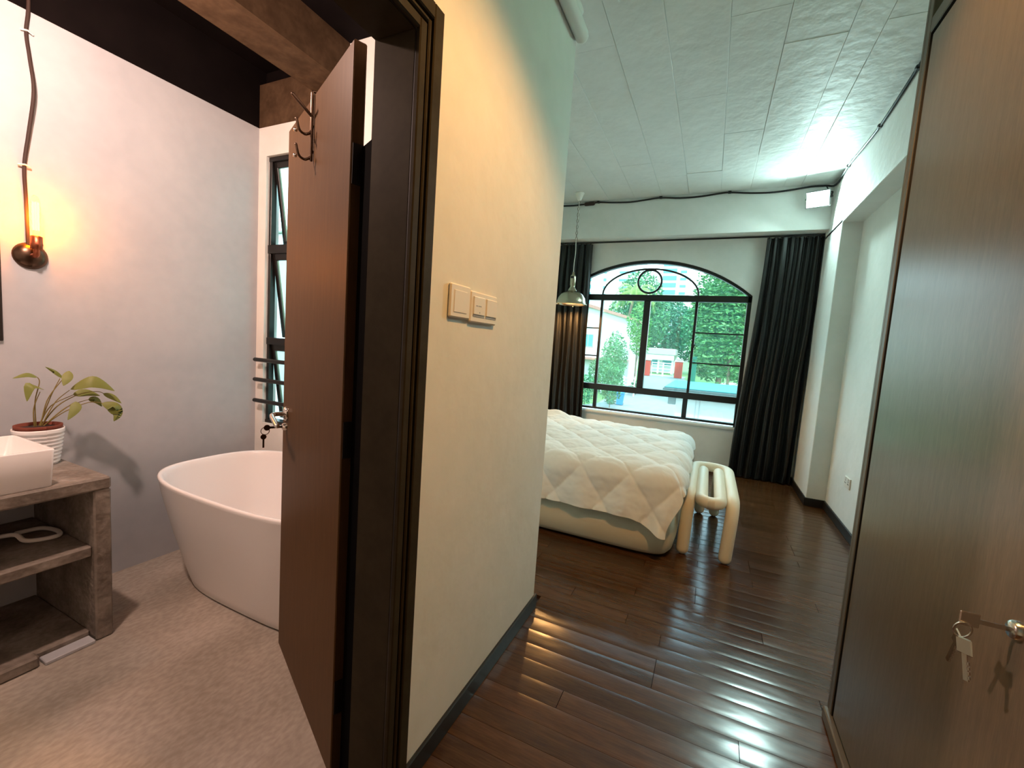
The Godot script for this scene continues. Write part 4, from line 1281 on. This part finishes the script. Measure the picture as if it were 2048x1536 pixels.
func outdoors() -> void:
	var st := S()
	st.set_smooth_group(0)
	var zs := [6.0, -5.0, -33.0, -60.0, -260.0]
	for i in 4:
		quad(st, Vector3(-120, ground_y(zs[i]) - 0.03, zs[i]), Vector3(60, ground_y(zs[i]) - 0.03, zs[i]), Vector3(60, ground_y(zs[i + 1]) - 0.03, zs[i + 1]), Vector3(-120, ground_y(zs[i + 1]) - 0.03, zs[i + 1]), Vector3.UP)
	structure(st, "ground_lawn", M.grass, "green lawn on both sides of the driveway", "ground")
	st = S()
	st.set_smooth_group(0)
	zs = [-7.0, -33.0, -60.0, -66.0]
	var xl := [-14.0, -7.6, -7.9, -7.9]
	var xr := [4.0, 3.0, -3.0, -3.0]
	for i in 3:
		quad(st, Vector3(xl[i], ground_y(zs[i]), zs[i]), Vector3(xr[i], ground_y(zs[i]), zs[i]), Vector3(xr[i + 1], ground_y(zs[i + 1]), zs[i + 1]), Vector3(xl[i + 1], ground_y(zs[i + 1]), zs[i + 1]), Vector3.UP)
	structure(st, "ground_driveway", M.road, "pale concrete driveway leading to the gate", "ground")
	# gate between red pillars
	var gy := ground_y(-60)
	for a in [[-7.9, -7.25, 2.05, "red gate pillar beside the palm-side hedge"], [-4.2, -3.25, 2.1, "wide red gate pillar beside the green screen"]]:
		var p := thing("gate_pillar", a[3], "pillar", Vector3((a[0] + a[1]) / 2, gy, -60))
		var h: float = (a[1] - a[0]) / 2
		put(B(Vector3(-h, 0, -0.3), Vector3(h, a[2], 0.3), 0.03), "shaft", M.red_paint, p)
		put(B(Vector3(-h - 0.08, a[2], -0.38), Vector3(h + 0.08, a[2] + 0.14, 0.38), 0.03), "cap", M.house_white, p)
	var g := thing("driveway_gate", "white barred gate between the red pillars", "gate", Vector3(-5.72, gy, -60))
	for y in [0.15, 0.55, 1.0, 1.45, 1.75]: put(B(Vector3(-1.4, y, -0.04), Vector3(1.4, y + 0.11, 0.04), 0.01), "bar", M.house_white, g)
	for x in [-1.4, -0.02, 0.08, 1.3]: put(B(Vector3(x, 0.05, -0.05), Vector3(x + 0.1, 1.9, 0.05), 0.01), "upright", M.house_white, g)
	# low house behind the gate
	var hb := thing("carport", "low white carport with grey roof band behind the gate", "building", Vector3(-7.4, gy, -72))
	put(B(Vector3(-2.4, 2.9, -3), Vector3(2.4, 3.85, 3), 0.05), "roof", mat(Color(0.66, 0.66, 0.66), 0.8), hb)
	put(B(Vector3(-2.3, 2.1, 2.6), Vector3(2.3, 2.9, 2.9), 0.02), "fascia", M.house_white, hb)
	for x in [-2.2, 0.0, 2.0]: put(B(Vector3(x, 0, 2.4), Vector3(x + 0.25, 2.9, 2.7), 0.02), "post", M.house_white, hb)
	put(B(Vector3(-2.4, 0, -3), Vector3(2.4, 2.9, -2.8)), "back_wall", M.house_white, hb)
	for x in [-1.9, 0.2]:
		put(B(Vector3(x, 1.1, -2.8), Vector3(x + 1.6, 2.1, -2.72)), "window", M.tower_glass, hb)
	# house on the left
	var hl := thing("house", "white house with sloping tiled roof edge behind the palm", "building", Vector3(-12.2, ground_y(-45), -48))
	st = S()
	ext(st, PackedVector2Array([Vector2(-6, 0), Vector2(4.6, 0), Vector2(4.6, 6.8), Vector2(0.0, 8.0), Vector2(-6, 6.4)]), 2, -3.0, 3.0)
	put(st, "walls", M.house_white, hl)
	st = S()
	ext(st, PackedVector2Array([Vector2(-0.1, 8.0), Vector2(5.1, 6.62), Vector2(5.1, 6.9), Vector2(0.0, 8.3), Vector2(-6.4, 6.62), Vector2(-6.4, 6.35)]), 2, -3.4, 3.4)
	put(st, "roof", M.roof_tile, hl)
	for x in [-3.6, -0.9]:
		var w := put(B(Vector3(x, 3.8, 2.98), Vector3(x + 1.7, 5.2, 3.06), 0.02), "window_frame", M.plastic_grey, hl)
		for q in 3: put(B(Vector3(x + 0.08 + q * 0.54, 3.9, 3.05), Vector3(x + 0.54 + q * 0.54, 5.1, 3.075)), "pane", M.tower_glass, w)
	put(B(Vector3(-5, 2.5, 3.0), Vector3(4.6, 2.75, 4.4), 0.03), "porch_roof", M.roof_tile, hl)
	# high-rise blocks
	var tw := func(label: String, at: Vector3, w: float, h: float, d: float, cols: Array, y0: float, floors_: int, step: float) -> void:
		var b := thing("apartment_tower", label, "building", at, 0.0)
		put(B(Vector3(-w / 2, 0, -d / 2), Vector3(w / 2, h, d / 2), 0.1), "walls", M.tower_white, b)
		for f in floors_:
			for cc in cols:
				put(B(Vector3(cc[0], y0 + f * step, d / 2 - 0.05), Vector3(cc[1], y0 + f * step + cc[2], d / 2 + 0.25)), "window", M.tower_glass, b)
	tw.call("wide white apartment tower seen through the arch with glazed corner", Vector3(-44, 0, -200), 26.0, 62.0, 18.0, [[-12.6, -7.6, 1.7], [-2.2, -1.0, 1.1], [4.5, 11.0, 0.8]], 12.0, 13, 3.3)
	tw.call("slim apartment tower with blue glazed balconies behind the trees", Vector3(-18.6, 0, -220), 11.5, 66.0, 16.0, [[-5.3, 0.6, 1.9], [2.2, 4.8, 1.0]], 10.0, 15, 3.2)
	# trees
	var gr := "trees beyond the driveway"
	tree("broadleaf_tree", "dark bushy tree rising behind the carport", Vector3(-8.0, gy, -84), [[Vector3(0, 8.0, 0), Vector3(4.6, 5.2, 4)], [Vector3(4.6, 6.5, 1), Vector3(3.6, 4.6, 3)], [Vector3(-4.5, 7.5, 0), Vector3(3.6, 5.4, 3)]], 0.4, 1100, 0.34, Color(0.035, 0.17, 0.085), 101, gr)
	tree("broadleaf_tree", "round green tree standing over the gate pillar", Vector3(-1.3, gy, -74.5), [[Vector3(-0.6, 7.2, 0), Vector3(3.0, 5.0, 3)], [Vector3(2.2, 10.0, -1), Vector3(4.2, 5.6, 3)], [Vector3(1.0, 4.2, 1), Vector3(3.0, 2.6, 2)]], 0.35, 1100, 0.32, Color(0.045, 0.19, 0.07), 131, gr)
	tree("broadleaf_tree", "tall tree filling the left of the arch behind the palm", Vector3(-10.6, gy, -60), [[Vector3(1.2, 10.6, 0), Vector3(2.9, 3.2, 2.6)], [Vector3(-0.4, 8.0, 0), Vector3(2.6, 2.6, 2)], [Vector3(3.4, 7.6, 0.5), Vector3(1.9, 3.4, 2)]], 0.3, 1200, 0.27, Color(0.06, 0.21, 0.08), 151, gr)
	tree("feathery_tree", "tall layered feathery tree behind the flat roofed shed", Vector3(1.3, ground_y(-35), -35), [[Vector3(-0.6, 8.8, 0), Vector3(2.4, 2.3, 1.8)], [Vector3(-0.3, 6.2, 0.3), Vector3(2.3, 1.5, 1.6)], [Vector3(-1.2, 4.6, 0.2), Vector3(1.7, 1.2, 1.2)], [Vector3(1.0, 10.6, 0), Vector3(2.2, 1.8, 1.4)], [Vector3(0.2, 3.2, -0.6), Vector3(1.9, 0.9, 1.2)], [Vector3(0.8, 7.4, -0.2), Vector3(2.0, 1.6, 1.5)], [Vector3(-1.9, 7.4, 0.2), Vector3(1.2, 1.5, 1.2)]], 0.11, 3600, 0.17, Color(0.075, 0.23, 0.065), 171, gr, 0.5)
	tree("broadleaf_tree", "dense dark green tree closing the view behind the white car", Vector3(0.9, gy, -52), [[Vector3(0.6, 5.4, 0), Vector3(3.4, 3.6, 2.6)], [Vector3(-1.0, 2.6, 0), Vector3(2.2, 2.2, 2)], [Vector3(2.6, 2.4, 0), Vector3(2.2, 2.0, 2)], [Vector3(0.8, 9.6, 0), Vector3(3.2, 2.8, 2)]], 0.3, 1500, 0.28, Color(0.05, 0.18, 0.065), 191, gr)
	tree("young_tree", "slender pale green tree beside the driveway edge", Vector3(-6.4, ground_y(-42), -42), [[Vector3(-0.1, 6.4, 0), Vector3(1.15, 1.9, 1.1)], [Vector3(0.2, 4.6, 0.2), Vector3(1.0, 1.2, 0.9)]], 0.09, 2600, 0.15, Color(0.08, 0.25, 0.05), 211, gr)
	# palm
	var pm := thing("palm_tree", "coconut palm with arching fronds in front of the tall tree", "tree", Vector3(-9.3, gy, -52), 0.0, gr)
	st = S()
	tube(st, curve([Vector3(0, 0, 0), Vector3(0.3, 3.5, 0), Vector3(0.1, 7.0, 0), Vector3(0.5, 9.6, 0)]), 0.2, 10, false, 0.13)
	put(st, "trunk", M.bark, pm)
	for i in 15:
		var a := TAU * i / 15.0 + 0.2 * sin(i * 3.0)
		var up := [0.95, 0.35, -0.25][i % 3] as float
		var dir := Vector3(cos(a), 0, sin(a))
		var pth := curve([Vector3(0.5, 9.6, 0), Vector3(0.5, 9.6, 0) + dir * 0.9 + Vector3.UP * (0.5 + up * 0.6), Vector3(0.5, 9.6, 0) + dir * 2.0 + Vector3.UP * up * 0.9, Vector3(0.5, 9.6, 0) + dir * 2.7 + Vector3.UP * (up - 1.5)], 7)
		st = S()
		st.set_smooth_group(-1)
		for k in range(2, pth.size()):
			var dd: Vector3 = (pth[k] - pth[k - 1]).normalized()
			var side := dd.cross(Vector3.UP).normalized()
			for s in [-1.0, 1.0]:
				for m in 2:
					var p0: Vector3 = pth[k - 1].lerp(pth[k], m * 0.5)
					var tip: Vector3 = p0 + side * s * 0.42 + dd * 0.25 + Vector3.DOWN * 0.34
					st.set_color(Color(0.20, 0.33, 0.07) * (0.85 + 0.3 * ((k + m) % 3) / 2.0))
					tri(st, p0 - dd * 0.035, p0 + dd * 0.035, tip, Vector3.UP)
		st.set_color(Color(0.30, 0.33, 0.10))
		tube(st, pth, 0.03, 5, false, 0.008)
		put(st, "frond", M.foliage, pm)
	# shrubs at the left and their low fence
	var k := 0
	for b in [[-7.9, -30.0, 1.3, 2.2, "leafy shrub growing at the left end of the fence"], [-6.3, -31.0, 1.2, 3.0, "leafy shrub in the bed in front of the fence"], [-5.9, -40.0, 0.7, 1.2, "small round shrub by the driveway kerb"], [-9.3, -39.5, 1.3, 2.9, "tall shrub against the white house"], [-7.3, -36.0, 1.5, 5.2, "narrow upright shrub with layered leaves"], [-8.6, -42.3, 1.2, 4.4, "bushy shrub between the white house and the palm"]]:
		var gy2 := ground_y(b[1])
		tree("shrub", b[4], Vector3(b[0], gy2, b[1]), [[Vector3(0, b[3] * 0.58, 0), Vector3(b[2] * 0.75, b[3] * 0.5, b[2] * 0.6)]], 0.04, 4200, 0.13, Color(0.06, 0.21, 0.085) if k % 2 == 0 else Color(0.05, 0.18, 0.06), 301 + k, "shrubs beside the driveway")
		k += 1
	var bw := thing("boundary_wall", "pale rendered boundary wall outside the bathroom window", "wall", Vector3(-7.0, -2.7, -5.2))
	put(B(Vector3(-4.5, 0, -0.1), Vector3(3.2, 5.6, 0.1), 0.02), "wall_face", M.bath_wall, bw)
	put(B(Vector3(-4.6, 5.6, -0.16), Vector3(3.3, 5.7, 0.16), 0.02), "coping", M.house_white, bw)
	var fe := thing("garden_fence", "low white railing fence behind the shrubs", "fence", Vector3(-7.2, ground_y(-38), -38.6))
	for y in [0.35, 0.65, 0.95, 1.25, 1.55]: put(B(Vector3(-1.6, y, -0.03), Vector3(1.4, y + 0.07, 0.03), 0.01), "rail", M.house_white, fe)
	for x in [-1.6, -0.6, 0.4, 1.3]: put(B(Vector3(x, 0, -0.05), Vector3(x + 0.1, 1.75, 0.05), 0.01), "post", M.house_white, fe)
	# bins
	var bin := func(label: String, at: Vector3, c: Color) -> void:
		var b := thing("wheelie_bin", label, "bin", at, 0.1, "bins beside the driveway")
		var m := mat(c, 0.5)
		var s := S()
		s.set_smooth_group(-1)
		var lo := [Vector3(-0.22, 0.05, -0.25), Vector3(0.22, 0.05, -0.25), Vector3(0.22, 0.05, 0.25), Vector3(-0.22, 0.05, 0.25)]
		var hi := [Vector3(-0.29, 0.9, -0.34), Vector3(0.29, 0.9, -0.34), Vector3(0.29, 0.9, 0.34), Vector3(-0.29, 0.9, 0.34)]
		for i in 4: quad(s, lo[i], lo[(i + 1) % 4], hi[(i + 1) % 4], hi[i], lo[i] + lo[(i + 1) % 4])
		quad(s, lo[0], lo[1], lo[2], lo[3], Vector3.DOWN)
		put(s, "body", m, b)
		put(B(Vector3(-0.32, 0.9, -0.37), Vector3(0.32, 0.98, 0.37), 0.03), "lid", m, b)
		for x in [-0.24, 0.2]:
			s = S()
			tube(s, [Vector3(x, 0.09, -0.26), Vector3(x + 0.05, 0.09, -0.26)], 0.09, 12)
			put(s, "wheel", M.black, b)
	bin.call("green wheelie bin beside the blue one on the driveway", Vector3(-6.72, -2.7, -33.2), Color(0.16, 0.52, 0.40))
	bin.call("bright blue wheelie bin beside the green one", Vector3(-5.99, -2.7, -33.2), Color(0.10, 0.48, 0.72))
	# shed with a flat teal roof
	var sh := thing("garden_shed", "white panelled shed with overhanging flat teal roof", "shed", Vector3(1.6, -2.7, -21.0))
	put(B(Vector3(-2.75, 0, -2.4), Vector3(4.5, 2.30, 2.2), 0.02), "walls", mat(Color(0.70, 0.71, 0.70), 0.8), sh)
	for x in [-2.0, -1.86, -0.55, -0.42]: put(B(Vector3(x, 0, 2.19), Vector3(x + 0.03, 2.3, 2.225), 0.005), "batten", M.plastic_grey, sh)
	put(B(Vector3(-3.25, 2.46, -2.8), Vector3(5.0, 2.72, 2.75), 0.03), "roof_edge", mat(Color(0.20, 0.26, 0.27), 0.7), sh)
	put(B(Vector3(-3.2, 2.72, -2.75), Vector3(4.95, 2.77, 2.7), 0.02), "roof_sheet", mat(Color(0.16, 0.44, 0.46), 0.7), sh)
	put(B(Vector3(-2.6, 2.3, -2.3), Vector3(4.4, 2.46, 2.1)), "eave", M.plastic_grey, sh)
	put(B(Vector3(-3.06, 2.02, 2.0), Vector3(-2.75, 2.36, 2.2), 0.02), "meter_box", mat(Color(0.40, 0.43, 0.43), 0.6), sh)
	# green screen and white parked car at the right
	var sc := thing("green_screen", "tall narrow green screen panel beside the driveway", "screen", Vector3(-1.33, ground_y(-40), -40))
	put(B(Vector3(-0.25, 0.0, -0.04), Vector3(0.25, 3.75, 0.04), 0.02), "panel", mat(Color(0.10, 0.45, 0.36), 0.6), sc)
	put(B(Vector3(-0.32, 0.0, -0.06), Vector3(-0.25, 3.8, 0.06), 0.01), "post", M.plastic_grey, sc)
	var car := thing("parked_car", "white car parked under the feathery tree", "car", Vector3(2.2, ground_y(-42), -43))
	st = S()
	ext(st, PackedVector2Array([Vector2(-2.1, 0.35), Vector2(2.1, 0.35), Vector2(2.15, 0.8), Vector2(1.5, 0.98), Vector2(0.9, 1.48), Vector2(-0.2, 1.58), Vector2(-1.1, 1.45), Vector2(-1.75, 0.98), Vector2(-2.15, 0.85)]), 2, -0.85, 0.85)
	put(st, "body", M.house_white, car)
	st = S()
	ext(st, PackedVector2Array([Vector2(-1.45, 1.02), Vector2(1.15, 1.02), Vector2(0.72, 1.38), Vector2(-0.2, 1.46), Vector2(-1.0, 1.36)]), 2, 0.845, 0.865)
	put(st, "side_glass", M.tower_glass, car)
	for x in [-1.3, 1.3]:
		for z in [-0.86, 0.66]:
			st = S()
			tube(st, [Vector3(x, 0.32, z), Vector3(x, 0.32, z + 0.2)], 0.32, 16)
			put(st, "wheel", M.black, car)
